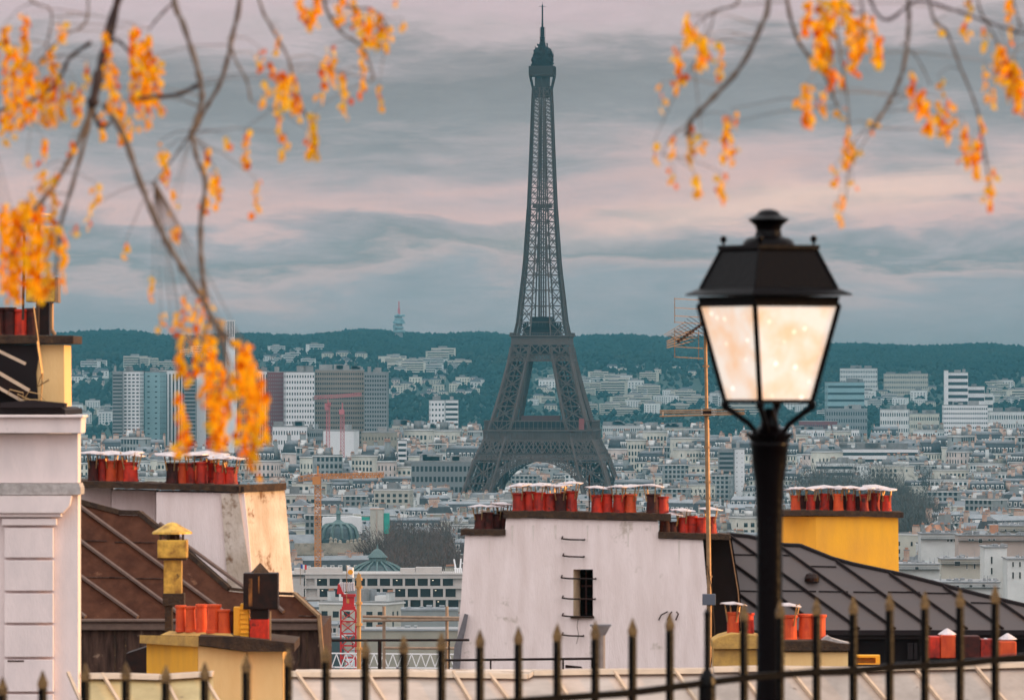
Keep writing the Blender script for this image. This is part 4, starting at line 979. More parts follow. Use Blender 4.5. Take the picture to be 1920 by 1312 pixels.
whitehouse('low cream building with arched openings below the penthouse', 1765, 1845, 1048, 1320, M_walls[0], [(1812,1814,1056,1066),(1826,1829,1056,1066),(1790,1800,1052,1060)], dep=10)
whitehouse('white sloping house beside the yellow chimney', 1684, 1762, 1058, 1270, M_walls[1], [(1716,1722,1062,1068)], dep=12)
whitehouse('cream building with orange chimney wall at the right edge', 1860, 1935, 986, 1750, M_walls[0], [(1870,1873,992,996),(1884,1887,992,996),(1900,1903,992,996)])
rd = MB(); rd.pxbox(1857, 1872, 984, 1000, 1600, 3); solo('party_wall', rd, M_tile, P(1865, 1000, 1600), 'tall orange brick party wall among pale roofs at right', 'wall')
gh = MB(); s_ = S(1300)
for a, b in ((1712, 1745), ): 
    gh.hexa([P(1716,1078,1290), P(1750,1078,1290), P(1764,1078,1296), P(1728,1078,1296), P(1712,1053,1292), P(1745,1053,1292), P(1747,1052,1296), P(1714,1052,1296)])
solo('glass_canopy', gh, M_tealglass, P(1735,1078,1290), 'slanted blue green glass roof beside the white houses', 'glass roof')
rw = random.Random(21)
for k in range(46):
    px = rw.uniform(1695, 1935); Yb = rw.choice((1330, 1420, 1560, 1680, 1820, 1980, 2150, 2300))+rw.uniform(-30, 30)
    py = 1118-(Yb-1300)*.13+rw.uniform(-8, 10)
    if px < 1745 and Yb > 1700: continue
    i = rw.choice((1,2,3,4,6,7,10,12,13)); zt = H-(py-HY)*S(Yb); hgt = SPEC[i][2]+3
    put_block(i, (px-960)*S(Yb), Yb, zt-hgt*.8, rw.choice((0,.3,-.4,1.57,.8)), 'sunlit quarter at lower right', (.8,.8,.8))
# near edge buildings between the chimneys
def nearcity():
    for lab, x0, x1, yt, Y, m, n in (('beige curved parapet building behind the scaffold', 672, 862, 1182, 1420, M_walls[2], 0), ('teal roofed low building behind the red crane', 600, 645, 1196, 1440, M_copperd, 0),
        ('grey flat roofed building left of the red crane', 606, 632, 1172, 1650, M_office, 3), ('pale rooftop building with planted terrace right of the crane', 700, 735, 1118, 1950, M_walls[0], 4), ('long low grey roofed building below the offices', 752, 858, 1144, 1760, M_walls[4], 0)):
        s = S(Y); T = thing('flat_roofed_building', lab, 'building', ((((x0+x1)/2)-960)*s, Y, 0)); a = MB(); a.pxbox(x0, x1, yt, 1320, Y, 14); part('wall', a, m, T)
        r = MB(); r.pxbox(x0-1, x1+1, yt-3, yt-.05, Y-.3, 14.6); rn = random.Random(int(x0))
        for k in range(7): q = rn.uniform(x0, x1-14); r.pxbox(q, q+rn.uniform(5, 13), yt-3-rn.uniform(2, 7), yt-3.02, Y+rn.uniform(2, 8), 3)
        part('roof', r, M_zfar, T)
        if n:
            for k in range(n): g = MB(); q = x0+4+k*(x1-x0-4)/n; g.pxbox(q, q+5, yt+5, yt+13, Y-.06, .1); part('window', g, M_win, T)
nearcity()
# ------------------------------------------------------------------ cranes
def lattice(mb, p, q, w, n, r, m=0, up=Vector((0,0,1))):
    p = Vector(p); q = Vector(q); d = (q-p).normalized(); u = d.cross(Vector((0,1,0)) if abs(d.y) < .9 else Vector((1,0,0))).normalized(); v = d.cross(u)
    cs = [(u+v)*w/2, (u-v)*w/2, (-u-v)*w/2, (v-u)*w/2]
    for c in cs: mb.bar(p+c, q+c, r*1.4, m)
    for k in range(n):
        a = p.lerp(q, k/n); b = p.lerp(q, (k+1)/n)
        for i in range(4):
            c0, c1 = cs[i], cs[(i+1) % 4]
            if k % 2: c0, c1 = c1, c0
            mb.bar(a+c0, b+c1, r, m); mb.bar(b+c0, b+c1, r, m)
def crane(label, name, m, Y, mx, ytop, ybase_z, mw, jib, cjib, r, nm=24, nj=20):
    """jib = (px1, py1) end ; cjib = (px,py)"""
    T = thing(name, label, 'crane', ((mx-960)*S(Y), Y, ybase_z)); a = MB(); top = P(mx, ytop, Y)
    lattice(a, (top.x, Y, ybase_z), top, mw, nm, r); part('mast', a, m, T)
    j = MB(); lattice(j, P(mx, jib[2], Y), P(jib[0], jib[1], Y-8), mw*.8, nj, r*.8); part('jib', j, m, T)
    c = MB(); lattice(c, P(mx, jib[2], Y), P(cjib[0], cjib[1], Y+3), mw*.8, 5, r*.8); e = P(cjib[0], cjib[1], Y+3); part('counter_jib', c, m, T)
    w = MB(); w.box(e.x-mw*.6, e.x+mw*.6, e.y-mw*.4, e.y+mw*.4, e.z-mw*.9, e.z+mw*.2); part('counterweight', w, M_flat, T)
    k = MB(); k.box(top.x-mw*.9, top.x+mw*.5, Y-mw*1.6, Y-mw*.6, top.z-mw*1.0, top.z+mw*.4); k.bar((top.x, Y, top.z), (top.x, Y, top.z+mw*2.2), r*2.5); part('cab', k, m, T)
    return T
crane('orange tower crane with a long horizontal jib above the city left of the iron tower', 'tower_crane', M_orange, 2250, 596, 897, 0, 1.9, (718, 890, 893), (562, 897), .15, 44, 34)
crane('faded red tower crane with its jib across the brown tower block', 'tower_crane', M_pink, 4900, 642, 770, 0, 2.6, (676, 739, 742), (590, 745), .22, 26, 12)
crane('shorter faded red tower crane without visible jib before the brown tower block', 'tower_crane', M_pink, 4880, 615, 762, 0, 2.4, (618, 757, 760), (611, 759), .20, 26, 3)
def redcrane():
    Y = 800; s = S(Y); X = lambda px: (px-960)*s; Z = lambda py: H+(HY-py)*s
    T = thing('tower_crane', 'bright red lattice tower crane with pale counterweights in the city below the flag', 'crane', (X(653), Y, gz(0, Y)))
    a = MB(); lattice(a, (X(653), Y, gz(0, Y)), (X(653), Y, Z(1142)), 1.75, 30, .075); part('mast', a, M_red, T)
    b = MB(); b.box(X(641), X(666), Y-.9, Y+.9, Z(1142), Z(1136)); b.box(X(643), X(664), Y-.7, Y+.7, Z(1136)+.01, Z(1118)); b.box(X(640), X(667), Y-.9, Y+.9, Z(1118)+.01, Z(1113)); part('slewing_unit', b, M_red, T)
    c = MB()
    for k in range(7): x = 637+k*4.2; c.hexa([(X(x), Y-1.2, Z(1108-k*.4)), (X(x+3.2), Y-1.2, Z(1109-k*.4)), (X(x+3.2), Y+.8, Z(1109-k*.4)), (X(x), Y+.8, Z(1108-k*.4)), (X(x-1), Y-1.2, Z(1092)), (X(x+2.2), Y-1.2, Z(1091)), (X(x+2.2), Y+.8, Z(1091)), (X(x-1), Y+.8, Z(1092))])
    part('counterweight', c, M_cap, T)
    d = MB(); d.hexa([(X(632), Y-1.3, Z(1112)), (X(645), Y-1.3, Z(1113)), (X(645), Y+1, Z(1113)), (X(632), Y+1, Z(1112)), (X(634), Y-1.3, Z(1094)), (X(637), Y-1.3, Z(1094)), (X(637), Y+1, Z(1094)), (X(634), Y+1, Z(1094))]); part('counter_jib', d, M_red, T)
    e = MB(); e.box(X(651), X(655), Y-.75, Y-.71, Z(1130), Z(1122)); part('lamp_plate', e, M_orange, T)
redcrane()
def flagpole(label, x, yt, yb, Y, fm):
    s = S(Y); T = thing('flag', label, 'flag', P(x, yb, Y)); a = MB(); a.bar(P(x, yb+20, Y), P(x, yt-1, Y), .5*s*1.2, 0, 6); part('pole', a, M_pipe, T)
    w, h, cols_ = fm; n = 12
    for j, (u0, u1, m) in enumerate(cols_):
        q = MB(); k = 6; vs = []
        for i in range(k+1):
            u = u0+(u1-u0)*i/k
            for v in (0, 1): p = P(x+1+u*w, yt+v*h+u*h*.35*(.6+.4*v), Y+math.sin(u*6)*1.2*s*2); vs.append(p)
        q.raw(vs, [(2*i, 2*i+2, 2*i+3, 2*i+1) for i in range(k)])
        o = part('cloth', q, m, T, fix=False); so_ = o.modifiers.new('thick', 'SOLIDIFY'); so_.thickness = .03
    return T
flagpole('blue white and red flag drooping on the office roof', 563, 1057, 1076, 2098, (11, 8, [(0,.33,M_blue),(.33,.66,M_white),(.66,1,M_flagred)]))
Tf = flagpole('white flag with an orange disc above the red crane', 650, 1060, 1110, 790, (12, 17, [(0,1,M_white)]))
dsc = MB(); pc = P(657, 1072, 790-.25); dsc.lathe((0,0,0), [(.30,-.02),(.30,.02)], 16)
dm_ = MB(); dm_.add(dsc, Matrix.Translation(pc) @ Matrix.Rotation(R(90), 4, 'X')); part('disc', dm_, M_flagor, Tf)

# ================================================================== rooftops in front
def pot(parent, x, zb, y, r, h, m=None, cap=True, capr=None, tilt=0, seed=0, square=False):
    """a clay pot standing at x, y with its base at height zb (world)"""
    rn = random.Random(seed+int(x*9713)); m = m or M_terra; a = MB(); h *= rn.uniform(.87, 1.06); q_ = rn.random(); m = (M_soot if q_ < .16 else M_terra_o if q_ < .30 else m) if m is M_terra else m; r *= rn.uniform(.93, 1.05)
    a.lathe((x, y, zb-.02), [(r*1.06, 0), (r*1.04, h*.10), (r*.98, h*.12), (r*.93, h*.55), (r*.90, h*.88), (r*1.04, h*.90), (r*1.06, h*.98), (r*.96, h), (r*.80, h*.99), (r*.78, h*.80)], 18)
    lx, ly = rn.uniform(-.035, .035), rn.uniform(-.03, .03)
    a.v = [(vx+(vz-zb)*lx, vy+(vz-zb)*ly, vz) for vx, vy, vz in a.v]
    p = part('chimney_pot', a, m, parent, smooth=False)
    if cap:
        R_ = capr or r*2.1; c = MB(); hh = h+r*1.05; n = 14; cx = x+rn.uniform(-.1, .1)*r
        tx, ty = rn.uniform(-.10, .10), rn.uniform(-.06, .06)
        vs = [(cx, y, zb+hh+R_*.17)]; 
        for i in range(n): an = 2*math.pi*i/n; rr = R_*rn.uniform(.93, 1.05); dx, dy = rr*math.cos(an), rr*math.sin(an); vs.append((cx+dx, y+dy, zb+hh+dx*tx+dy*ty+rn.uniform(-.01, .01)))
        for i in range(n): vs.append((vs[i+1][0], vs[i+1][1], vs[i+1][2]-.012))
        vs.append((cx, y, zb+hh+R_*.17-.015))
        fs = [(0, 1+i, 1+(i+1) % n) for i in range(n)]+[(1+i, 1+n+i, 1+n+(i+1) % n, 1+(i+1) % n) for i in range(n)]+[(2*n+1, 1+n+(i+1) % n, 1+n+i) for i in range(n)]
        c.raw(vs, fs); part('pot_cap', c, M_cap, p)
        l = MB()
        for k in range(4):
            an = k*math.pi/2+.5+rn.uniform(-.3, .3); l.bar((x+r*.98*math.cos(an), y+r*.98*math.sin(an), zb+h*.55), (x+r*1.5*math.cos(an), y+r*1.5*math.sin(an), zb+hh+.01), .011, 0, 4)
        part('cap_strap', l, M_capleg, p)
    return p
def zslab(parent, name, pts, Y, dep, m, bevel=0.0, hole=None):
    a = MB(); a.px(pts, Y, dep, 0, hole); return part(name, a, m, parent, bevel=bevel)
def rough_coping(parent, pts_top, th, Y, dep, m=None, seed=0, over=.06):
    """irregular coping slab following a px polyline (top), th px thick"""
    rn = random.Random(seed); a = MB(); top = []; bot = []
    for (x0, y0), (x1, y1) in zip(pts_top, pts_top[1:]):
        n = max(2, int(abs(x1-x0)/9))
        for k in range(n): u = k/n; top.append((x0+(x1-x0)*u, y0+(y1-y0)*u+rn.uniform(-.9, .9))); bot.append((x0+(x1-x0)*u, y0+(y1-y0)*u+th+rn.uniform(-.8, .8)))
    top.append(pts_top[-1]); bot.append((pts_top[-1][0], pts_top[-1][1]+th))
    vs = []
    for (t_, b_) in zip(top, bot):
        p = P(*t_, Y); q = P(*b_, Y); vs += [(p.x, Y-over, p.z), (q.x, Y-over, q.z), (p.x, Y+dep+over, p.z), (q.x, Y+dep+over, q.z)]
    fs = []
    for i in range(len(top)-1): b = 4*i; fs += [(b, b+1, b+5, b+4), (b+2, b+6, b+7, b+3), (b, b+4, b+6, b+2), (b+1, b+3, b+7, b+5)]
    e = 4*(len(top)-1); fs += [(0, 2, 3, 1), (e, e+1, e+3, e+2)]
    a.raw(vs, fs); return part('coping', a, m or M_coping, parent)
# ---- centre white wall
M_streak = mat('rain_streak', (.66,.56,.50), .95, c2=(.76,.67,.63), ns=8, amt=.9)
def centre():
    Y = 120.0; s = S(Y); T = thing('gable_chimney_wall', 'big white rendered gable wall with a dark slot window, iron rungs and red chimney pots', 'chimney wall', P(1090, 1700, Y))
    hole = [(1075,1067),(1112,1067),(1112,1156),(1075,1156)]
    out = [(866,1700),(852,1256),(858,1190),(864,1130),(868,1060),(872,1003),(946,1003),(949,970),(1040,972),(1140,975),(1234,977),(1236,1009),(1318,1012),(1322,1060),(1330,1150),(1336,1256),(1338,1700)]
    w = MB(); w.px(out, Y, .95, 0, hole); part('wall', w, M_stucco, T)
    j = MB(); a = P(1075,1067,Y); b = P(1112,1156,Y); x1 = P(1089,0,Y).x
    j.raw([(a.x+.002,Y+.01,b.z),(x1,Y+.5,b.z),(x1,Y+.5,a.z),(a.x+.002,Y+.01,a.z),(a.x+.002,Y+.5,b.z),(a.x+.002,Y+.5,a.z)], [(0,1,2,3),(1,4,5,2),(0,3,5,4)]); part('window_jamb', j, M_jamb, T, fix=False)
    f = MB(); f.box(x1, P(1112,0,Y).x, Y+.45, Y+.5, b.z, a.z); wn = part('window', f, M_dark, T)
    f = MB(); f.box(P(1098,0,Y).x, P(1101,0,Y).x, Y+.38, Y+.449, b.z+.02, a.z-.02); f.box(x1+.01, P(1112,0,Y).x-.005, Y+.40, Y+.44, (a.z+b.z)/2+.1, (a.z+b.z)/2+.13); part('window_frame', f, mat('old_window_wood', (.05,.012,.008), .8), wn)
    f = MB(); f.pxbox(1070, 1114, 1155, 1158.5, Y-.06, .3); part('window_sill', f, M_coping, T)
    rn = random.Random(2)
    for py, x0, x1_ in ((1010,1053,1096),(1042,1055,1095),(1083,1052,1117),(1121,1054,1116),(1154,1054,1112),(1190,1054,1094)):
        r = MB(); z = P(0,py,Y).z; xa = P(x0,0,Y).x; xb = P(x1_,0,Y).x; d = .16
        r.tube([(xa,Y-d,z+.01),(xa+.12,Y-d,z-.005),(xb,Y-d,z-.012)], .0145, 0, 5); r.tube([(xa,Y-d,z+.01),(xa+.02,Y+.03,z+.05)], .013, 0, 5); r.tube([(xb,Y-d,z-.012),(xb,Y+.03,z+.0)], .013, 0, 5); part('rung', r, M_black, T)
    rough_coping(T, [(944,958),(1010,957),(1100,960),(1180,961),(1258,963)], 13, Y, .95, seed=1)
    rough_coping(T, [(864,992),(948,992)], 11, Y, .95, seed=2); rough_coping(T, [(1234,997),(1300,999),(1370,1001)], 11, Y, .95, seed=3)
    z0 = P(0,958,Y).z
    def row(xs, py, h, r, dy, caps, m=None):
        zb = P(0,py,Y).z
        for k, x in enumerate(xs): pot(T, P(x,0,Y).x, zb, Y+dy+(k % 2)*.05, r*s, h*s, m, cap=caps[k] if isinstance(caps, (list, tuple)) else caps, capr=24*s)
    row([973,992,1011,1031,1051,1071], 957, 38, 12, .3, [1,0,1,0,1,1])
    row([1120,1139,1161,1182], 959, 36, 11.5, .35, [1,0,1,1]); row([1225,1243], 961, 36, 12, .3, [1,0])
    row([988,1040,1062], 957, 36, 11, .62, [0,1,0]); 
    row([900,914], 991, 34, 11, .3, [1,0], M_soot); row([931,943], 991, 33, 11, .55, [1,1])
    row([1248,1262], 999, 26, 12, .3, [0,1], M_soot); row([1282,1299,1317,1334], 999, 32, 11.5, .4, [1,0,0,1])
    a = MB(); a.px([(871,1150),(862,1180),(852,1210),(848,1256),(862,1256),(866,1210),(873,1180),(878,1152)], Y-.12, .11); part('downpipe', a, M_pipegrey, T)
    a = MB(); a.bar(P(1105,958,Y+.5), P(1105,890,Y+.5), .012, 0, 5); part('rod', a, M_black, T)
    a = MB(); 
    for k in range(3): a.tube([P(1235+k*16,1162,Y-.03), P(1240+k*16,1152-k,Y-.05), P(1252+k*8,1146,Y-.05)], .012, 0, 4)
    part('cable', a, M_black, T)
    for k in range(9):
        x = 905+k*46+rn.uniform(-14, 14); L_ = rn.uniform(14, 46); y0 = 984 if 950 < x < 1230 else 1013; w_ = rn.uniform(1.2, 3.2)
        a = MB(); a.px([(x-w_, y0), (x+w_, y0), (x+w_*.4+rn.uniform(-1, 1), y0+L_), (x-w_*.3, y0+L_*.9)], Y-.003, .0025); part('rain_streak', a, M_streak, T)
    a = MB(); a.tube([P(1084,1160,Y-.002), P(1082,1174,Y-.002), P(1085,1190,Y-.002), P(1081,1206,Y-.002)], .004, 0, 4); part('crack', a, M_coping, T)
    # dark house body behind, with its steep side
    B = thing('dark_mansard_house', 'house with a steep dark slate side between the white gable and the grey roof', 'house', P(1360, 1700, Y+1))
    a = MB(); q = [(1315,1008),(1372,1008),(1388,1110),(1396,1215),(1396,1700),(1315,1700)]; a.px(q, Y+1.0, 4); part('wall', a, M_sidedark, B)
    a = MB(); a.bar(P(1368,1010,Y+.98), P(1384,1108,Y+.98), .013, 0, 4); a.bar(P(1384,1108,Y+.98), P(1390,1190,Y+.98), .013, 0, 4); part('edge_strip', a, M_pipe, B)
    a = MB(); a.pxbox(900, 1314, 1030, 1700, Y+1.0, 6); part('rear_wall', a, M_stucco, B)
centre()
# ---- mast with aerials
def mast():
    Y = 117.0; s = S(Y); T = thing('antenna_mast', 'tall golden lit roof mast with two aerials and a small blue grey box', 'antenna mast', P(1326, 1500, Y))
    a = MB(); a.bar(P(1322,600,Y), P(1325,770,Y), 3.2*s, 0, 8); a.bar(P(1325,770,Y), P(1330,1120,Y), 4.6*s, 0, 8); a.bar(P(1330,1120,Y), P(1328,1500,Y), 5.2*s, 0, 8)
    for py in (688,840,905,935,1082,1200): a.lathe(P(1322+(py-600)*.016,py,Y), [(6*s,0),(6*s,.03)], 8)
    part('pole', a, M_pipe, T)
    b = MB(); b.pxbox(1317, 1342, 1113, 1134, Y-.12, .1); part('junction_box', b, M_boxblue, T, bevel=.01)
    c = MB()
    # upper grid aerial: side rails and cross rods seen obliquely
    for x, y0, y1, yo in ((1265,558,606,0),(1265,617,671,0),(1313,565,612,.3),(1310,618,675,.3)): c.bar(P(x,y0,Y+yo), P(x,y1,Y+yo), .009, 0, 4)
    for y in (560,577,592,604,622,650,669): c.bar(P(1265,y,Y), P(1318,y+3,Y+.3), .0075, 0, 4)
    part('grid_reflector', c, M_pipe, T)
    d = MB(); p0, p1 = P(1316,608,Y-.1), P(1272,640,Y-.9); d.bar(p0, p1, .018, 0, 4)
    for k in range(9):
        q = p0.lerp(p1, k/8); l = .17-.006*k
        d.bar(q+Vector((-l*1.3, 0, l*.8)), q+Vector((l*1.0, 0, -l*.75)), .006, 0, 4); d.lathe(q, [(.022,-.03),(.022,.03)], 6)
    part('yagi_aerial', d, M_black, T)
    dd = MB()
    for k in range(7): q = P(1245+k*4,628+k*1.5,Y-.5); dd.bar(q, q+Vector((.36,.2,.22-.03*k)), .006, 0, 4)
    for k in range(4): dd.bar(P(1250,640+k*4,Y-.3), P(1300,618+k*7,Y), .008, 0, 4)
    part('director_rods', dd, M_pipe, T)
    e = MB()
    for y0, y1, yo in ((770,768,-.2),(774,773,0),(780,776,-.45)): e.bar(P(1237,y0,Y+yo), P(1396,y1,Y+yo*.3), .014, 0, 5)
    e.bar(P(1243,781,Y-.45), P(1243,772,Y), .013, 0, 5)
    part('boom_aerial', e, M_pipe, T)
    g = MB(); g.pxbox(1318, 1334, 766, 780, Y-.1, .14); part('clamp', g, M_black, T)
    h = MB(); h.tube([P(1326,1060,Y-.06),P(1334,1100,Y-.1),P(1340,1180,Y-.05),P(1332,1260,Y-.06)], .008, 0, 4); part('cable', h, M_black, T)
mast()
# ---- right grey roof with yellow chimney
def roofpt(px, py, Y0, ye): return P(px, py, Y0+(ye-py)*S(Y0)*1.0)
def right_roof():
    Y0 = 122.0; ye = 1182; s = S(Y0); rp_ = lambda x, y: roofpt(x, y, Y0, ye)
    T = thing('grey_roofed_house', 'house with a wide sloping dark grey zinc roof of raised battens on the right', 'house', P(1650, 1700, Y0))
    edge = [(1362,1004),(1404,1008),(1470,1024),(1500,1025),(1560,1049),(1600,1060),(1690,1079),(1760,1097),(1840,1118),(1960,1146)]
    a = MB(); n = len(edge); vs = []
    for x, y in edge: vs.append(rp_(x, y)); vs.append(rp_(x+60, ye) if x < 1400 else rp_(x, ye))
    vs[1] = rp_(1362, ye)
    fs = [(2*i, 2*i+1, 2*i+3, 2*i+2) for i in range(n-1)]
    a.raw(vs, fs); o = part('roof', a, M_zinc, T, fix=False)
    b = MB()
    def ytop(x):
        return smooth_lerp(edge, x)
    for k in range(-6, 10):
        xe = 1611+k*67.5; ye_ = ye
        # climb up-left until the edge is met
        x, y = xe, ye_
        while x > 1364 and y-2 > ytop(x): x -= 2; y -= 2*.727
        if xe > 1364 and ye_-y > 4:
            if xe > 1960: continue
            if x <= 1366: x = 1366
            p = rp_(xe, ye_-1)+Vector((0,-.02,.03)); q = rp_(x, y+1)+Vector((0,-.02,.03)); b = MB(); b.bar(p, q, 3.0*s, 0, 4); part('batten', b, M_zincdark, T)
    c = MB()
    for x0, x1, y in ((1370,1420,1040),(1467,1480,1041),(1520,1568,1062),(1388,1421,1108),(1467,1530,1108),(1535,1590,1109),(1600,1650,1110),(1665,1725,1110),(1735,1790,1112),(1820,1862,1130),(1700,1718,1110)): c = MB(); c.bar(rp_(x0,y)+Vector((0,-.01,.012)), rp_(x1,y+1)+Vector((0,-.01,.012)), .014, 0, 4); part('sheet_lap', c, M_zincdark, T)
    d = MB(); e2 = edge
    for (x0,y0),(x1,y1) in zip(e2, e2[1:]): d.bar(rp_(x0,y0-1)+Vector((0,0,.02)), rp_(x1,y1-1)+Vector((0,0,.02)), 4.0*s, 0, 5)
    part('verge_flashing', d, M_zincdark, T)
    e = MB(); p = rp_(1522,1085); e.lathe(p+Vector((0,-.05,-.04)), [(.13,0),(.135,.06),(.10,.13),(.03,.155)], 14); part('roof_vent', e, M_black, T)
    f = MB(); f.pxbox(1365, 1960, 1181, 1190, Y0-.14, .2); f.pxbox(1365, 1960, 1190.2, 1197, Y0-.05, .1); part('gutter', f, M_zincdark, T)
    for k in range(12): pass
    g = MB(); g.pxbox(1363, 1960, 1197.2, 1700, Y0+.05, .3); g.pxbox(1363,1368,1010,1700,Y0+.36,2.2); part('wall', g, M_sidedark, T)
    w = MB(); w.pxbox(1702, 1712, 1205, 1235, Y0-.02, .06); w.pxbox(1714, 1720, 1205, 1235, Y0-.02, .06); part('window', w, M_zincdark, T)
    bd = MB(); bd.hexa([P(1363,1700,Y0+.4),P(1960,1700,Y0+.4),P(1960,1700,Y0+7),P(1363,1700,Y0+7),P(1363,1200,Y0+.4),P(1960,1200,Y0+.4),P(1960,1200,Y0+7),P(1363,1200,Y0+7)]); part('rear_body', bd, M_stucco, T)
    # yellow chimney
    Yc = 126.0; C = thing('yellow_chimney', 'broad ochre yellow chimney stack carrying a long row of dark red pots', 'chimney', P(1580, 1200, Yc))
    a = MB(); a.px([(1530,968),(1684,968),(1687,1200),(1530,1200)], Yc, 1.2); q = [(P(1462,968,Yc+.9)),(P(1530,968,Yc))]
    p0, p1 = P(1462,968,Yc+.5), P(1530,968,Yc); p2, p3 = P(1530,1200,Yc), P(1462,1200,Yc+.5)
    a.hexa([p3, p2, p2+Vector((0,1.19,0)), p3+Vector((0,.9,0)), p0, p1, p1+Vector((0,1.19,0)), p0+Vector((0,.9,0))]); part('wall', a, M_yellow, C)
    rough_coping(C, [(1462,957),(1540,956),(1600,958),(1694,960)], 10, Yc-.05, 1.3, seed=7)
    zb = P(0,956,Yc).z; sc_ = S(Yc)
    for k, (x, dy) in enumerate(((1493,.25),(1521,.2),(1547,.3),(1573,.2),(1597,.28),(1622,.2),(1643,.4),(1664,.25))): pot(C, P(x,0,Yc).x, zb, Yc+dy, 9.5*sc_, 33*sc_, M_terra, True, capr=(25 if k % 2 == 0 else 21)*sc_)
    for k, x in enumerate((1508,1534,1560,1586,1610,1634,1654)): pot(C, P(x,0,Yc).x, zb, Yc+.85, 9.5*sc_, 31*sc_, M_soot, cap=(k % 3 == 0), capr=24*sc_)
right_roof()
# ---- lower chimney at right with pots, in front of the grey roof
def lower_right():
    Y = 98.0; s = S(Y); C = thing('low_chimney', 'low ochre chimney with bright orange pots, standing behind the lamp post', 'chimney', P(1450, 1600, Y))
    a = MB(); a.px([(1338,1216),(1420,1218),(1420,1600),(1338,1600)], Y, .8); part('stone_base', a, M_yellowstone, C)
    a = MB(); a.px([(1336,1200),(1350,1192),(1372,1186),(1420,1190),(1440,1196),(1440,1216),(1336,1216)], Y-.08, .95); part('stone_cap', a, M_yellowstone, C, bevel=.02)
    a = MB(); a.px([(1456,1222),(1590,1222),(1590,1600),(1456,1600)], Y-.3, 1.1); part('wall', a, M_yellowpale, C)
    a = MB(); a.px([(1441,1204),(1470,1200),(1550,1200),(1572,1205),(1600,1207),(1600,1221),(1441,1221)], Y-.38, 1.25); part('coping', a, M_coping, C, bevel=.02)
    a = MB(); a.px([(1540,1200),(1548,1194),(1554,1192),(1562,1197),(1595,1206),(1540,1206)], Y-.2, .6); part('mortar_fillet', a, M_stonegrey, C)
    zb = P(0,1200,Y).z
    pot(C, P(1376,0,Y).x, P(0,1192,Y).z, Y+.3, 11.5*s, 46*s, M_terra_o, True, capr=26*s); pot(C, P(1404,0,Y).x, P(0,1192,Y).z, Y+.4, 12*s, 44*s, M_terra, False)
    pot(C, P(1480,0,Y).x, zb, Y+.1, 16*s, 53*s, M_terra_o, True, capr=25*s); pot(C, P(1512,0,Y).x, zb, Y+.2, 15*s, 57*s, M_terra_o, False); pot(C, P(1534,0,Y).x, zb, Y+.2, 15*s, 57*s, M_terra_o, False); pot(C, P(1462,0,Y).x, zb, Y+.3, 14*s, 50*s, M_terra, False)
    # yellow framed hatch
    h = thing('roof_hatch', 'small yellow framed hatch beside the low chimney', 'hatch', P(1625,1245,Y+1)); a = MB(); a.px([(1602,1228),(1650,1228),(1650,1245),(1602,1245)], Y+1, .3, 0, [(1606,1232),(1642,1232),(1642,1243),(1606,1243)]); part('frame', a, M_yellow, h); a = MB(); a.pxbox(1606,1642,1232,1243,Y+1.15,.05); part('panel', a, M_yellowstone, h)
    Y2 = 92.0; s2 = S(Y2)
    D = thing('low_chimney', 'long low chimney of square red clay flues behind the railings at far right', 'chimney', P(1830, 1500, Y2))
    a = MB(); a.pxbox(1732, 1960, 1234, 1500, Y2, .9); part('wall', a, M_sidedark, D)
    for x0, x1, yt, m in ((1738,1763,1193,M_terra),(1764,1792,1190,M_terra_o),(1793,1838,1192,M_soot),(1839,1868,1198,M_terra),(1870,1906,1202,M_terra_o)):
        a = MB(); a.pxbox(x0, x1, yt, 1233.5, Y2+.12, .45); part('clay_flue', a, m, D, bevel=.015)
    for x, y in ((1776,1181),(1848,1199),(1889,1190)):
        a = MB(); p = P(x, y+8, Y2+.3); R_ = 18*s2; a.lathe(p, [(R_,0),(R_*.96,.012),(R_*.4,.06),(.01,.085)], 12); part('flue_cap', a, M_cap, D); a = MB()
        for dx in (-8, 8): a.bar(P(x+dx,y+8,Y2+.3), P(x+dx,y+22,Y2+.3), .011, 0, 4)
        part('cap_strap', a, M_capleg, D)
lower_right()
# ---- pale zinc roofs at the bottom
def low_roof(name, label, pts_ridge, x0, x1, Y0, battens, m, mr, yb=1420):
    """ridge polyline at the top; slopes down toward the camera"""
    T = thing(name, label, 'roof', P((x0+x1)/2, yb+100, Y0)); s = S(Y0); y0 = pts_ridge[0][1]
    rp_ = lambda x, y: P(x, y, Y0-(y-1255)*s*1.6)
    a = MB(); vs = []
    for x, y in pts_ridge: vs += [rp_(x, y), rp_(x, yb)]
    a.raw(vs, [(2*i, 2*i+1, 2*i+3, 2*i+2) for i in range(len(pts_ridge)-1)]); part('roof', a, m, T, fix=False)
    b = MB()
    for (xa, ya), (xb, yb_) in zip(pts_ridge, pts_ridge[1:]):
        p, q = rp_(xa, ya), rp_(xb, yb_); d = 9*s
        b.hexa([p+Vector((0,-.16,-d)), q+Vector((0,-.16,-d)), q+Vector((0,.2,-d)), p+Vector((0,.2,-d)), p+Vector((0,-.10,0)), q+Vector((0,-.10,0)), q+Vector((0,.2,0)), p+Vector((0,.2,0))])
    part('ridge_cap', b, mr, T, bevel=.01)
    c = MB()
    for (xa, ya, xb) in battens:
        k = (yb-ya)/50.0; c = MB(); c.bar(rp_(xa, ya)+Vector((0,-.03,.02)), rp_(xa+(xb-xa)*k, yb)+Vector((0,-.03,.02)), 4.0*s, 0, 4); part('batten', c, mr, T)
    w = MB(); p, q = P(x0, 1275, Y0+.25), P(x1-(30 if x1 < 500 else 0), 1275, Y0+.25); zb = p.z-8
    w.box(p.x, q.x, Y0+.22, Y0+(.6 if x1 < 500 else 3), zb, p.z); part('wall', w, M_stucco_old, T)
    return T
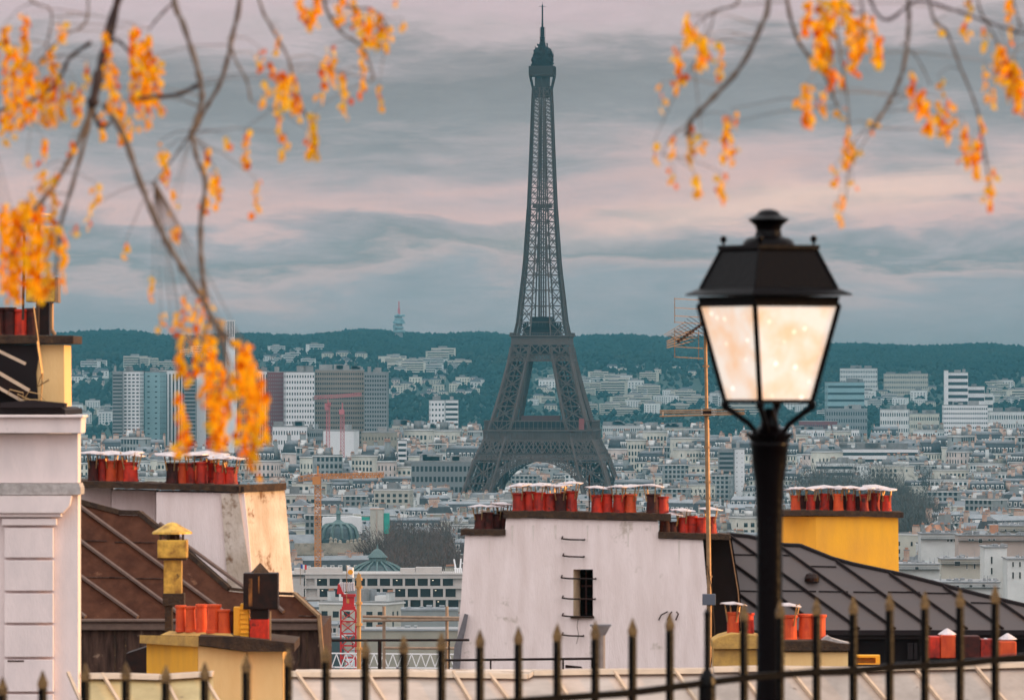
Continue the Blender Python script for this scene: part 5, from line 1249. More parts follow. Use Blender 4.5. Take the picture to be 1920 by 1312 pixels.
low_roof('low_zinc_roof', 'yellowish zinc roof strip with slanting battens at the bottom left', [(155,1262),(236,1262),(300,1264),(392,1258),(400,1258)], 155, 400, 66, [(192,1266,222),(306,1268,332),(128,1264,150),(378,1264,408)], mat('sun_tinted_zinc_roof', (.56,.42,.20), .6, c2=(.38,.27,.12), ns=3, amt=.8, c3=(.16,.11,.07), ns3=6, th3=.63, bump=.3, bs=9), M_zincridge)  # golden sunlight on the zinc put into its base colour
low_roof('low_zinc_roof', 'long pale zinc roof with dark slanting battens below the white gable', [(540,1258),(620,1259),(760,1258),(850,1260),(990,1262),(1000,1256),(1120,1254),(1336,1252)], 540, 1336, 70, [(556,1264,592),(690,1266,722),(850,1262,880),(918,1266,956),(1040,1266,1070),(1152,1262,1185),(1265,1258,1300)], M_zincpale, M_zincridge)
low_roof('low_zinc_roof', 'darker pale zinc roof behind the railings at the bottom right', [(1337,1250),(1420,1248),(1600,1250),(1720,1246),(1960,1240)], 1337, 1960, 68, [(1384,1256,1420),(1480,1256,1520),(1612,1258,1655),(1712,1252,1752),(1826,1250,1870)], mat('stained_zinc_roof', (.46,.37,.31), .6, c2=(.29,.23,.19), ns=3, amt=.8, c3=(.14,.10,.08), ns3=5, th3=.62, bump=.3, bs=8), M_zincridge)
# vent pipe with flared top, standing on the pale roof
def ventpipe():
    Y = 72; s = S(Y); T = thing('vent_pipe', 'slim grey vent pipe with a flared square top before the white gable', 'vent pipe', P(1126, 1300, Y))
    a = MB(); p = P(1126,1300,Y); a.bar(p, P(1126,1190,Y), 9*s, 0, 10); part('pipe', a, M_pipegrey, T)
    b = MB(); q = P(1126,1190,Y); r1, r2 = 9*s, 18*s
    b.hexa([(q.x-r1,Y-r1,q.z),(q.x+r1,Y-r1,q.z),(q.x+r1,Y+r1,q.z),(q.x-r1,Y+r1,q.z),(q.x-r2,Y-r2,q.z+17*s),(q.x+r2,Y-r2,q.z+17*s),(q.x+r2,Y+r2,q.z+17*s),(q.x-r2,Y+r2,q.z+17*s)])
    b.box(q.x-r2-.01, q.x+r2+.01, Y-r2-.01, Y+r2+.01, q.z+17*s+.001, q.z+20*s); part('flared_top', b, M_pipegrey, T)
ventpipe()
def handrails():
    Y = 108; a = MB()
    for (x0,y0),(x1,y1) in (((600,1200),(880,1199)), ((830,1237),(1112,1234))): a.bar(P(x0,y0,Y), P(x1,y1,Y), .02, 0, 6)
    for x, y0, y1 in ((712,1200,1300),(920,1236,1300),(1056,1235,1300),(842,1199,1300),(606,1200,1300),(1110,1234,1300)): a.bar(P(x,y0,Y), P(x,y1,Y), .016 if x != 712 else .035, 0, 6)
    a.px([(1060,1246),(1090,1249),(1092,1252),(1060,1252)], Y, .1)
    solo('handrail', a, M_black, P(800,1300,Y), 'thin black handrail running in front of the white gable and scaffold', 'handrail')
handrails()
def scaffold():
    Y = 150; M_scaf = mat('dull_scaffold_tube', (.36,.25,.17), .6, c2=(.20,.13,.09), ns=8, amt=.7); T = thing('scaffold', 'golden lit tube scaffold in front of the lower city', 'scaffold', P(750, 1600, Y)); s = S(Y)
    a = MB(); a.bar(P(673,1600,Y), P(673,1076,Y), 4.2*s, 0, 8)
    for py in (1085,1100,1130,1170,1215): a.lathe(P(673,py,Y), [(6.5*s,-.03),(6.5*s,.03)], 8)
    a.px([(668,1100),(678,1100),(676,1078),(672,1072),(669,1080)], Y-.08, .05); part('standard', a, mat('scaffold_gold', (.48,.25,.09), .5, c2=(.45,.24,.08), ns=9, amt=.6), T)
    for x in (720, 838): b = MB(); b.bar(P(x,1600,Y+.3), P(x,1136,Y+.3), 3.2*s, 0, 8); b.lathe(P(x,1158,Y+.3), [(5.5*s,-.04),(5.5*s,.04)], 8); part('standard', b, M_scaf, T)
    for y0, y1, x0, x1 in ((1155,1158,680,868),(1163,1161,680,868),(1214,1215,720,868)): c = MB(); c.bar(P(x0,y0,Y+.1), P(x1,y1,Y+.1), 2.8*s, 0, 8); part('ledger', c, M_scaf, T)
    U = thing('lattice_girder', 'white painted lattice girder low behind the railing spears', 'girder', P(750,1252,Y+10)); Y2 = Y+10
    d = MB(); d.bar(P(620,1224,Y2), P(868,1226,Y2), .022, 0, 4); d.bar(P(620,1250,Y2), P(868,1252,Y2), .022, 0, 4)
    for k in range(14): x = 622+k*17.6; d.bar(P(x,1250,Y2), P(x+9,1225,Y2), .016, 0, 4); d.bar(P(x+9,1225,Y2), P(x+17.6,1250,Y2), .016, 0, 4)
    part('truss', d, M_white, U); d = MB()
    for x in (625, 745, 862): d.bar(P(x,1250,Y2), P(x,1600,Y2), .04, 0, 5)
    part('prop', d, M_pipegrey, U)
scaffold()
# ---- left: brown roof, white chimney wall
def left_roof():
    Y0 = 96.0; ye = 1166; rp_ = lambda x, y: roofpt(x, y, Y0, ye); s = S(Y0)
    T = thing('brown_roofed_house', 'house with a brown weathered metal roof of diagonal battens and a stained lower wall', 'house', P(380, 1700, Y0))
    edge = [(60,944),(150,945),(225,965),(262,966),(284,984),(330,1020),(430,1108),(500,1116),(555,1118),(600,1158)]
    a = MB(); vs = []
    for x, y in edge: vs += [rp_(x, y), rp_(x, ye)]
    a.raw(vs, [(2*i, 2*i+1, 2*i+3, 2*i+2) for i in range(len(edge)-1)]); part('roof', a, M_zincbrown, T, fix=False)
    b = MB()
    for (x0,y0,x1,y1) in ((150,952,420,1150),(150,1016,345,1160),(150,1082,259,1160),(40,1060,161,1160),(345,1022,500,1135),(300,985,345,1018),(500,1120,532,1150)): b = MB(); b.bar(rp_(x0,y0)+Vector((0,-.03,.03)), rp_(x1,y1)+Vector((0,-.03,.03)), 4.0*s, 0, 6); part('batten', b, M_battenbrown, T)
    c = MB()
    for x0, x1, y in ((150,200,1014),(215,290,1017),(150,245,1083),(250,345,1085),(560,600,1155)): c = MB(); c.bar(rp_(x0,y)+Vector((0,-.01,.01)), rp_(x1,y+1)+Vector((0,-.01,.01)), .012, 0, 4); part('sheet_lap', c, M_rust, T)
    d = MB()
    for (x0,y0),(x1,y1) in zip(edge, edge[1:]): d.bar(rp_(x0,y0-1)+Vector((0,0,.03)), rp_(x1,y1-1)+Vector((0,0,.03)), (6.5 if x1 < 440 else 4)*s, 0, 4)
    part('flashing', d, M_coping, T)
    e = MB(); e.pxbox(60, 602, 1160, 1166, Y0-.16, .16); e.pxbox(60, 600, 1166.2, 1181, Y0-.10, .18); part('eave_board', e, M_battenbrown, T, bevel=.015)
    f = MB(); f.px([(60,1181),(600,1181),(606,1700),(60,1700)], Y0, 6); part('wall', f, M_rust, T)
    g = MB(); 
    for x in (215, 235, 560, 575): g.bar(P(x,1182,Y0-.01), P(x+1,1262,Y0-.01), .014, 0, 4)
    part('sheet_seam', g, M_coping, T)
    h = MB(); h.bar(P(598,1152,Y0-.2), P(607,1262,Y0-.2), 4.5*s, 0, 5); h.bar(rp_(552,1118)+Vector((0,-.05,.05)), P(600,1156,Y0-.2), 4.2*s, 0, 5); part('edge_trim', h, M_pipe, T)
    # white chimney wall behind
    Yc = 99.0; C = thing('white_chimney_wall', 'long white rendered chimney wall behind the brown roof with two clusters of red pots', 'chimney wall', P(340, 1300, Yc))
    a = MB(); a.px([(120,914),(208,913),(208,1200),(120,1200)], Yc+1.0, .7); a.px([(209,918),(292,920),(292,1200),(209,1200)], Yc+.55, 1.1); a.px([(293,922),(458,924),(466,1000),(474,1100),(476,1200),(293,1200)], Yc, 1.6); part('wall', a, M_stucco, C)
    b = MB(); p = [P(460,1200,Yc-.02), P(558,1200,Yc+1.2), P(558,1200,Yc+2.6), P(460,1200,Yc+1.4), P(446,922,Yc-.02), P(534,918,Yc+1.0), P(534,918,Yc+2.4), P(446,922,Yc+1.4)]
    b.hexa(p); part('side_wall', b, M_stucco_old, C)
    b = MB(); b.px([(414,925),(447,924),(474,1110),(428,1110)], Yc-.05, .045); part('corner_patch', b, M_yellowpale if False else M_stucco_old, C)
    rough_coping(C, [(120,900),(190,903),(285,906),(400,909),(458,912)], 11, Yc-.02, 1.6, seed=12)
    d = MB(); d.hexa([P(448,922,Yc-.12), P(537,918,Yc+.9), P(537,918,Yc+2.6), P(448,922,Yc+1.6), P(448,909,Yc-.12), P(537,905,Yc+.9), P(537,905,Yc+2.6), P(448,909,Yc+1.6)]); part('coping', d, M_coping, C)
    sc_ = S(Yc); 
    def row(lst, base, h, r, cr_):
        for k, (x, dy, cap) in enumerate(lst): pot(C, P(x,0,Yc).x, P(0,base,Yc).z, Yc+dy, r*sc_, h*sc_, M_terra, cap, capr=cr_*sc_)
    row([(171,.5,1),(188,.55,0),(205,.5,1),(222,.6,0),(238,.9,1)], 900, 40, 10.5, 31)
    row([(243,.3,1)], 900, 34, 15, 26)
    row([(320,.4,1),(336,.5,0),(357,.5,1),(376,.35,0),(395,.6,1)], 904, 40, 11.5, 34)
    row([(412,.25,1),(432,.25,1)], 905, 34, 12, 27); row([(365,.9,0),(385,1.0,1)], 904, 44, 11, 30)
left_roof()
# ---- yellow chimney block bottom left with cowls and pots
def left_low():
    Y = 82.0; s = S(Y); T = thing('yellow_chimney', 'bright yellow low chimney block with orange pots, a black square cowl and a brass flue', 'chimney', P(400, 1650, Y))
    a = MB(); p0, p1 = P(275,1200,Y+1.3), P(371,1206,Y); q0, q1 = P(275,1650,Y+1.3), P(371,1650,Y)
    a.hexa([q0, q1, q1+Vector((0,2.0,0)), q0+Vector((0,.7,0)), p0, p1, p1+Vector((0,2.0,0)), p0+Vector((0,.7,0))]); part('left_wall', a, M_yellow, T)
    a = MB(); a.px([(371.5,1210),(462,1222),(463,1650),(371.5,1650)], Y, 1.9); part('wall', a, M_yellowpale, T)
    a = MB(); a.px([(463.5,1218),(530,1216),(531,1650),(463.5,1650)], Y+.05, 1.8); part('front_wall', a, M_yellowpale, T)
    b = MB(); b.hexa([P(262,1205,Y+1.2), P(372,1212,Y-.12), P(372,1212,Y+2), P(262,1205,Y+2.1), P(262,1190,Y+1.2), P(372,1192,Y-.12), P(372,1192,Y+2), P(262,1190,Y+2.1)]); part('coping', b, M_yellowstone, T)
    b = MB(); b.px([(372.5,1192),(440,1193),(552,1205),(552,1221),(462,1221),(372.5,1208)], Y-.14, 2.1); part('coping', b, M_coping, T)
    c = MB(); c.hexa([P(300,1190,Y+1.0), P(440,1193,Y), P(440,1193,Y+1.5), P(300,1190,Y+1.9), P(318,1182,Y+1.1), P(432,1187,Y+.2), P(432,1187,Y+1.3), P(318,1182,Y+1.7)]); part('mortar_bed', c, M_yellowstone, T)
    for x, w, yt, m, dy in ((333,10.5,1133,M_terra_o,.9),(352,11,1135,M_terra_o,.8),(373,11,1135,M_terra_o,.7),(397,13,1132,M_terra_o,.5),(418,11,1136,M_terra_o,.4),(430,9,1140,M_terra,.45),(343,9,1137,M_terra,1.3),(386,9,1137,M_terra,1.2)):
        pot(T, P(x,0,Y).x, P(0,1186,Y).z, Y+dy, w*s, (1187-yt)*s, m, False)
    # brick stub by the cowl
    d = MB(); d.pxbox(438, 450, 1138, 1192, Y+.3, .3); d.pxbox(450.5, 466, 1132, 1196, Y+.25, .3)
    for k in range(6): d.pxbox(449.5, 467, 1140+k*9, 1141.5+k*9, Y+.23, .34)
    part('brick_stub', d, M_yellow, T)
    e = MB(); e.pxbox(468, 505, 1160, 1200, Y+.2, .4); part('clay_base', e, M_terra, T, bevel=.02)
    cw = MB(); cw.pxbox(456, 521, 1074, 1142, Y+.1, .42); cwo = part('cowl', cw, M_black, T, bevel=.01)
    cw = MB(); q = P(488,1074,Y+.3); r_ = 21*s; cw.lathe(q, [(r_*1.1,0),(.01,19*s)], 4, rot=math.pi/4+.2); part('cowl_peak', cw, M_coping, cwo)
    cw = MB()
    for x, w_ in ((466, 7), (484, 2.5)): cw.pxbox(x, x+w_, 1084 if w_ > 5 else 1080, 1136 if w_ > 5 else 1112, Y+.085, .013)
    part('lit_strip', cw, mat('orange_light_sheet', (.30,.11,.02), .5, metal=.3, c2=(.02,.008,.005), ns=9, amt=1.0, stretch=(1,1,.4), soft=.08), cwo)  # orange light on the black cowl painted as strips
    cw = MB(); cw.pxbox(470, 503, 1142.2, 1160, Y+.2, .25); part('cowl_neck', cw, M_black, T)
    cw = MB(); cw.bar(P(507,1145,Y-.05), P(507,1200,Y-.05), 2*s, 0, 5); part('rod', cw, M_pipe, T)
    # brass flue with cone cap
    G = thing('brass_flue', 'tall square brass coloured flue with a cone cap rising over the orange pots', 'flue', P(323, 1300, Y+2)); Yf = Y+2
    a = MB(); a.pxbox(307, 340, 1048, 1112, Yf, .3); part('shaft', a, M_gold, G)
    a = MB(); a.pxbox(295, 350, 1012, 1046, Yf-.08, .42); part('head', a, M_gold, G, bevel=.01)
    a = MB(); a.pxbox(296, 349, 1046.2, 1050, Yf-.06, .38); part('head_base', a, M_coping, G)
    a = MB()
    for x in (301, 315, 330, 343): a.pxbox(x-2, x+2, 999, 1012, Yf-.04, .04); a.pxbox(x-2, x+2, 999, 1012, Yf+.25, .04)
    a.pxbox(318,336,1000,1012,Yf+.1,.1); part('cap_strap', a, M_coping, G)
    a = MB(); p = P(323, 999, Yf+.14); r_ = 39*s; a.lathe(p, [(r_,-.01),(r_*.98,.015),(r_*.5,13*s),(r_*.25,19*s),(r_*.05,21*s)], 16); part('cone_cap', a, M_gold, G)
    a = MB(); a.pxbox(305, 345, 1112.2, 1135, Yf-.03, .36); a.pxbox(309, 322, 1135.2, 1300, Yf, .3); part('lower_shaft', a, M_coping, G)
    # small dark box roof light
    a = MB(); a.px([(236,1225),(275,1212),(290,1214),(290,1290),(240,1290)], 90, .8); solo('roof_light', a, M_black, P(262,1290,90), 'small dark box left of the bright yellow chimney block', 'roof light')
left_low()
# ---- rusticated pilaster building at far left
def pilaster():
    Y = 74.0; s = S(Y); T = thing('cornice_building', 'pale rendered building end with heavy cornice and grooved pilaster at the left edge', 'building', P(60, 1900, Y))
    a = MB(); a.px([(-260,925),(146,925),(147,1900),(-260,1900)], Y, .5); part('wall', a, M_pil, T)
    a = MB(); a.px([(-260,783),(153,783),(152,812),(-260,812)], Y-.22, .75); a.px([(-260,778),(156,778),(156,783),(-260,783)], Y-.28, .85); part('cornice_top', a, M_pil, T, bevel=.008)
    a = MB(); a.px([(-260,813),(146,813),(146,905),(-260,905)], Y-.02, .5); part('attic_wall', a, M_pil, T)
    a = MB(); a.px([(-260,906),(148,906),(151,914),(151,927),(-260,928)], Y-.12, .65); part('string_course', a, M_stonegrey, T)
    a = MB(); a.px([(-60,929),(135,929),(131,948),(118,962),(-60,962)], Y-.16, .15); a.px([(-60,962.3),(115,962.3),(115,969),(-60,969)], Y-.12, .11); part('capital', a, M_pil, T, bevel=.01)
    a = MB(); a.px([(-260,800),(90,800),(90,1900),(-260,1900)], Y+.52, 4); part('rear_body', a, M_pil, T)
    # pilaster blocks separated by grooves
    a = MB(); ys = [985, 1046, 1108, 1168, 1232, 1297, 1360, 1430, 1500]; a.pxbox(3, 106, 972, 984.5, Y-.10, .095)
    for y0, y1 in zip(ys, ys[1:]): a.pxbox(8, 100, y0+4, y1-1, Y-.08, .079)
    part('pilaster_block', a, M_pil, T, bevel=.006)
    a = MB(); a.pxbox(14, 45, 1237, 1240, Y-.085, .004); part('rust_stain', a, M_rust, T)
    a = MB(); a.px([(-260,763),(110,764),(122,768),(122,778),(-260,778)], Y+.4, 3); a.px([(0,755),(60,750),(122,756),(120,764),(0,764)], Y+.3, .4); part('roof_edge', a, M_zincdark, T)
    # stack above
    C = thing('left_chimney', 'cream chimney with thick dark slab, sooty pots and brass hooded flue, left edge', 'chimney', P(60, 760, Y+1)); Yc = Y+1
    a = MB(); a.px([(-120,646),(120,646),(121,762),(-120,762)], Yc, 1.2); part('wall', a, M_yellowpale, C)
    a = MB(); a.px([(-120,646),(76,646),(68,700),(72,762),(-120,762)], Yc-.05, .045); part('dark_side', a, M_zincdark, C)
    a = MB(); a.px([(-120,627),(138,629),(138,644),(-120,645)], Yc-.15, 1.5); part('coping', a, M_coping, C, bevel=.01)
    for k, (x, w, yt, m) in enumerate(((-14,20,566,M_soot),(14,14,568,M_soot),(34,14,568,M_terra),(55,12,572,M_soot))): pot(C, P(x,0,Yc).x, P(0,628,Yc).z, Yc+.4, w*s, (628-yt)*s, m, False)
    a = MB(); a.pxbox(48, 104, 522, 566, Yc+.3, .4); part('flue_hood', a, M_gold, C, bevel=.01)
    a = MB(); a.pxbox(103, 109, 520, 567, Yc+.28, .42); a.bar(P(97,567,Yc+.4), P(97,618,Yc+.4), 4*s, 0, 8); a.bar(P(97,618,Yc+.4), P(103,628,Yc+.4), 4*s, 0, 8); part('bright_edge', a, M_pipe, C)
    a = MB(); a.pxbox(72, 92, 567, 628, Yc+.4, .3); part('flue', a, M_black, C)
    # slanted glazing bars in front of the dark side
    G = thing('slanted_skylight', 'dark slanted skylight frame with pale bars at the left edge', 'skylight', P(30, 760, Yc-.6))
    a = MB(); a.hexa([P(-60,650,Yc-.3), P(20,705,Yc-.5), P(20,705,Yc-.1), P(-60,650,Yc-.1), P(-60,640,Yc-.3), P(46,690,Yc-.5), P(46,690,Yc-.1), P(-60,640,Yc-.1)])
    b = MB(); b.bar(P(-60,630,Yc-.5), P(48,682,Yc-.5), 4*s, 0, 4); b.bar(P(-60,665,Yc-.5), P(55,732,Yc-.5), 4.5*s, 0, 4); b.bar(P(-40,705,Yc-.5), P(60,762,Yc-.5), 4*s, 0, 4); part('frame_bar', b, M_zincridge, G)
    a = MB(); a.hexa([P(-60,700,Yc-.45), P(40,752,Yc-.45), P(40,752,Yc-.1), P(-60,700,Yc-.1), P(-60,672,Yc-.45), P(52,735,Yc-.45), P(52,735,Yc-.1), P(-60,672,Yc-.1)]); part('pane', a, M_black, G)
    # wires
    w = MB(); rn = random.Random(6)
    for k in range(5):
        x0 = rn.uniform(10, 60); y0 = rn.uniform(735, 760); w.tube([P(x0,y0,Yc-.6), P(x0+rn.uniform(-8,10),y0-rn.uniform(6,20),Yc-.6), P(x0+rn.uniform(10,30),y0-rn.uniform(-6,10),Yc-.6), P(x0+rn.uniform(20,60),y0+6,Yc-.6)], .006, 0, 4)
    w.tube([P(70,640,Yc-.25),P(78,700,Yc-.3),P(70,725,Yc-.3),P(92,712,Yc-.3)], .012, 0, 5)
    w.tube([P(63,575,Yc-.2),P(72,640,Yc-.25),P(80,700,Yc-.3),P(76,760,Yc-.3)], .008, 0, 4)
    solo('hanging_cable', w, M_capleg, P(40,760,Yc-.6), 'loose thin cables looped over the left chimney', 'cable')
    for lab, x, y0, y1, els in (('taller rooftop aerial with stacked rods among the left leaves', 73, 400, 640, [(400,52,100),(408,48,96),(416,20,112),(424,55,110),(430,60,96),(436,52,90)]), ('shorter rooftop aerial with thin rods at the left edge', 46, 420, 600, [(418,0,62),(424,14,70),(432,4,60),(440,22,58)])):
        A = thing('rooftop_aerial', lab, 'aerial', P(x, y1, Yc)); a = MB(); a.bar(P(x,y0,Yc), P(x-3,y1,Yc), .014 if y0 > 410 else .020, 0, 6); part('pole', a, M_coping, A); b = MB()
        for y, xa, xb in els: b.bar(P(xa,y,Yc-.1), P(xb,y+2,Yc+.2), .005, 0, 4)
        b.bar(P(x,(y0+20),Yc-.1), P(x+12,y0+8,Yc), .008, 0, 4); part('rod', b, M_capleg, A)
pilaster()
# ================================================================== railing and street lamp
M_glint_tip = mat('golden_glint_tip', (.20,.11,.035), .42, metal=.5, c2=(.03,.015,.006), ns=40, amt=.8)  # golden sun glint on the spear tips put into the colour
def fence():
    T = thing('iron_railing', 'black iron railing with pointed spears in gilded evening light crossing the foreground', 'railing', (0, 26, gz(0, 26)))
    tops = [(-70,1270),(5,1268),(80,1256),(160,1242),(236,1240),(311,1245),(384,1240),(462,1226),(540,1214),(611,1206),(685,1198),(757,1190),(828,1184),(900,1179),(972,1173),(1045,1168),(1116,1163),(1186,1158),(1256,1148),(1395,1130),(1463,1124),(1531,1119),(1600,1117),(1668,1110),(1734,1107),(1800,1104),(1866,1096),(1932,1090)]
    dY = lambda x: 25.2+2.4*(x/1920)
    for k, (x, y) in enumerate(tops):
        Y = dY(x); s = S(Y); r = .0165; a = MB(); p = P(x, y, Y); zb = gz(0, 29)-.25; h = 34*s
        k_ = r*.75
        o8 = [(-r,-r+k_),(-r+k_,-r),(r-k_,-r),(r,-r+k_),(r,r-k_),(r-k_,r),(-r+k_,r),(-r,r-k_)]
        a.raw([(p.x+u, Y+v, zb) for u, v in o8]+[(p.x+u, Y+v, p.z-h) for u, v in o8], [(i, (i+1) % 8, 8+(i+1) % 8, 8+i) for i in range(8)])
        b0, b1 = r*.95, r*1.18
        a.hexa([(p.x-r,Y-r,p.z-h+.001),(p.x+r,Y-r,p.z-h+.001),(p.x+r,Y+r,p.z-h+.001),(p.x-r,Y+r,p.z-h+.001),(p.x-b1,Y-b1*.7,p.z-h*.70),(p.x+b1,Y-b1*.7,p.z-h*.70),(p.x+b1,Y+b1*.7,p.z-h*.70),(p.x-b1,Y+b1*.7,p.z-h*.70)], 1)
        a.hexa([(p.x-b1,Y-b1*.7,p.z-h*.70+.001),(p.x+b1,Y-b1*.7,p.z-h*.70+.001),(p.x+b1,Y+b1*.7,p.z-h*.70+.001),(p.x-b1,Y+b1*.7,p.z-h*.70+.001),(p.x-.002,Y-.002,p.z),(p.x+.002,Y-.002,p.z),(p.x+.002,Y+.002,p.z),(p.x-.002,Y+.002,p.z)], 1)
        part('spear', a, [M_iron, M_glint_tip], T)
    xs = [-80+50*i for i in range(42)]
    for off in (140, 330):
        a = MB(); 
        q = [P(x, smooth_lerp(tops, x)+off, dY(x)) for x in xs]
        for p0, p1 in zip(q, q[1:]): a.hexa([p0+Vector((0,-.02,-.014)), p1+Vector((0,-.02,-.014)), p1+Vector((0,.02,-.014)), p0+Vector((0,.02,-.014)), p0+Vector((0,-.02,.014)), p1+Vector((0,-.02,.014)), p1+Vector((0,.02,.014)), p0+Vector((0,.02,.014))])
        part('rail', a, M_iron, T)
    x = 1326; Y = dY(x); s = S(Y); a = MB(); p = P(x, 1140, Y); zr = P(x, 1278, Y).z
    a.lathe((p.x, Y, 0), [(.012, zr), (.012, p.z-.03), (.015, p.z-.02), (.002, p.z)], 10)
    a.lathe((p.x, Y, 0), [(.034, gz(0,29)-.25), (.034, zr-.02), (.036, zr-.01), (.030, zr+.02), (.016, zr+.045), (.012, zr+.05)], 12); part('post', a, M_iron, T)
fence()
def lamp():
    Y = 28.0; s = S(Y); cx = P(1441, 0, Y).x; Z = lambda py: P(0, py, Y).z
    T = thing('street_lamp', 'large black street lamp with glowing square lantern and ringed post in the right foreground', 'street lamp', (cx, Y, gz(cx, Y)-.2))
    A0 = R(-90-13)
    def ring(r, z, n=4): return [Vector((cx+r*s*math.cos(A0+2*math.pi*i/n), Y+r*s*math.sin(A0+2*math.pi*i/n), z)) for i in range(n)]
    def frus(mb, r0, z0, r1, z1): mb.hexa([tuple(v) for v in ring(r0, z0)]+[tuple(v) for v in ring(r1, z1)])
    # post
    a = MB(); zg = gz(cx, Y)-.2
    a.lathe((P(1443,0,Y).x, Y, 0), [(.16, zg), (.16, zg+.12), (.11, zg+.2), (.075, zg+.7), (.062, zg+1.0), (.052, Z(1250)), (.053, Z(1000)), (.060, Z(905)), (.072, Z(870)), (.076, Z(838)), (.083, Z(832)), (.077, Z(828))], 20)
    part('post', a, M_ironlamp, T, smooth=True)
    a = MB(); c = P(1443, 0, Y).x
    a.lathe((c, Y, 0), [(.078, Z(828)), (.090, Z(815)), (.065, Z(808)), (.040, Z(798)), (.030, Z(780)), (.018, Z(765))], 16)
    for i in range(8): an = i*math.pi/4+.2; a.bar((c+.07*math.cos(an), Y+.07*math.sin(an), Z(822)), (c+.100*math.cos(an), Y+.100*math.sin(an), Z(812)), .012, 0, 5, .005)
    part('collar', a, M_ironlamp, T)
    for i in range(4):
        a = MB(); v = ring(83, Z(755))[i]; an = A0+i*math.pi/2; e = Vector((c+.035*math.cos(an), Y+.035*math.sin(an), Z(812)))
        m1 = v.lerp(e, .25)+Vector((0,0,-.012)); m2 = v.lerp(e, .6)+Vector((math.cos(an)*.01, math.sin(an)*.01, .0)); out = Vector((math.cos(an), math.sin(an), 0))
        a.tube([v*1.0, v+Vector((0,0,-.02))-out*.006, v.lerp(e,.35)+out*.012, v.lerp(e,.7)+out*.004, e+out*.02, e], [.016,.014,.012,.012,.012,.014], 0, 8); part('bracket', a, M_ironlamp, T)
    # lantern frame
    fr = MB(); t0, t1 = ring(134, Z(572)), ring(83, Z(752)); th = .0085
    for i in range(4):
        fr.bar(t0[i], t1[i], th*1.35, 0, 6); j = (i+1) % 4
        fr.bar(t1[i], t1[j], th*1.3, 0, 4); fr.bar(t0[i], t0[j], th*1.2, 0, 4); fr.lathe(t1[i]+Vector((0,0,-.028)), [(.004,-.012),(.016,0),(.018,.02),(.010,.03)], 8)
    fo = part('lantern_frame', fr, M_ironlamp, T)
    top = MB(); frus(top, 132, Z(572)+.002, 136, Z(556)); part('upper_band', top, M_ironlamp, T)
    base = MB(); frus(base, 80, Z(756), 84, Z(752)-.001); part('lantern_floor', base, M_ironlamp, T)
    ev = MB(); frus(ev, 160, Z(554), 158, Z(551)); frus(ev, 158, Z(551)+.0005, 131, Z(540)); part('eave', ev, M_ironlamp, T)
    rf = MB(); frus(rf, 130, Z(540)+.0005, 90, Z(468)); 
    for i in range(4): rf.bar(ring(131, Z(541))[i], ring(91, Z(468))[i], .007, 0, 6)
    part('roof', rf, M_ironlamp, T)
    rm = MB(); frus(rm, 98, Z(468)+.0005, 97, Z(460)); part('roof_rim', rm, M_ironlamp, T)
    for i in range(4): k = MB(); v = ring(86, Z(460))[i]; k.lathe(v, [(.004,0),(.006,.012),(.013,.018),(.0145,.027),(.010,.036),(.002,.040)], 10); part('roof_knob', k, M_ironlamp, T, smooth=True)
    fn = MB(); fn.lathe((cx, Y, 0), [(50*s, Z(460)+.0005), (46*s, Z(452)), (40*s, Z(447)), (26*s, Z(443)), (23*s, Z(432)), (25*s, Z(424)), (36*s, Z(414)), (39*s, Z(411)), (30*s, Z(407)), (22*s, Z(402)), (19*s, Z(397)), (10*s, Z(393)), (2*s, Z(392))], 24); part('finial', fn, M_ironlamp, T, smooth=False)
    # glass panes: frosted, lit from within
    m = bpy.data.materials.new('lit_frosted_glass'); m.use_nodes = True; t_ = m.node_tree; n_ = t_.nodes; l_ = t_.links; b = n_['Principled BSDF']
    b.inputs['Base Color'].default_value = (.30,.22,.17,1); b.inputs['Roughness'].default_value = .5; b.inputs['Specular IOR Level'].default_value = .15
    tcn = n_.new('ShaderNodeTexCoord'); ns = n_.new('ShaderNodeTexNoise'); ns.inputs['Scale'].default_value = 9; ns.inputs['Detail'].default_value = 5; l_.new(tcn.outputs['Object'], ns.inputs['Vector'])
    r_ = n_.new('ShaderNodeValToRGB'); l_.new(ns.outputs['Fac'], r_.inputs[0]); e = r_.color_ramp.elements; e[0].position = .32; e[0].color = (1.0,.62,.38,1); e[1].position = .60; e[1].color = (1,.88,.78,1)
    vo = n_.new('ShaderNodeTexVoronoi'); vo.inputs['Scale'].default_value = 17; l_.new(tcn.outputs['Object'], vo.inputs['Vector']); mr = n_.new('ShaderNodeMapRange'); mr.inputs[1].default_value = .08; mr.inputs[2].default_value = .2; mr.inputs[3].default_value = 1.5; mr.inputs[4].default_value = .80; l_.new(vo.outputs['Distance'], mr.inputs[0])
    l_.new(r_.outputs[0], b.inputs['Emission Color']); l_.new(mr.outputs[0], b.inputs['Emission Strength'])
    bp = n_.new('ShaderNodeBump'); bp.inputs['Strength'].default_value = .6; bp.inputs['Distance'].default_value = .004; n2_ = n_.new('ShaderNodeTexNoise'); n2_.inputs['Scale'].default_value = 60; l_.new(tcn.outputs['Object'], n2_.inputs['Vector']); l_.new(n2_.outputs['Fac'], bp.inputs['Height']); l_.new(bp.outputs[0], b.inputs['Normal'])
    u0, u1 = ring(130, Z(573)), ring(80.5, Z(751))
    for i in range(4):
        j = (i+1) % 4; g = MB(); mid = Vector((cx, Y, 0)); 
        inn = lambda v: v+(Vector((cx, Y, v.z))-v)*.03
        A_ = [u0[i], u0[j], u1[j], u1[i]]; g.raw([tuple(v) for v in A_]+[tuple(inn(v)) for v in A_], [(0,1,2,3),(7,6,5,4),(0,4,5,1),(1,5,6,2),(2,6,7,3),(3,7,4,0)]); part('glass_pane', g, m, fo)
lamp()
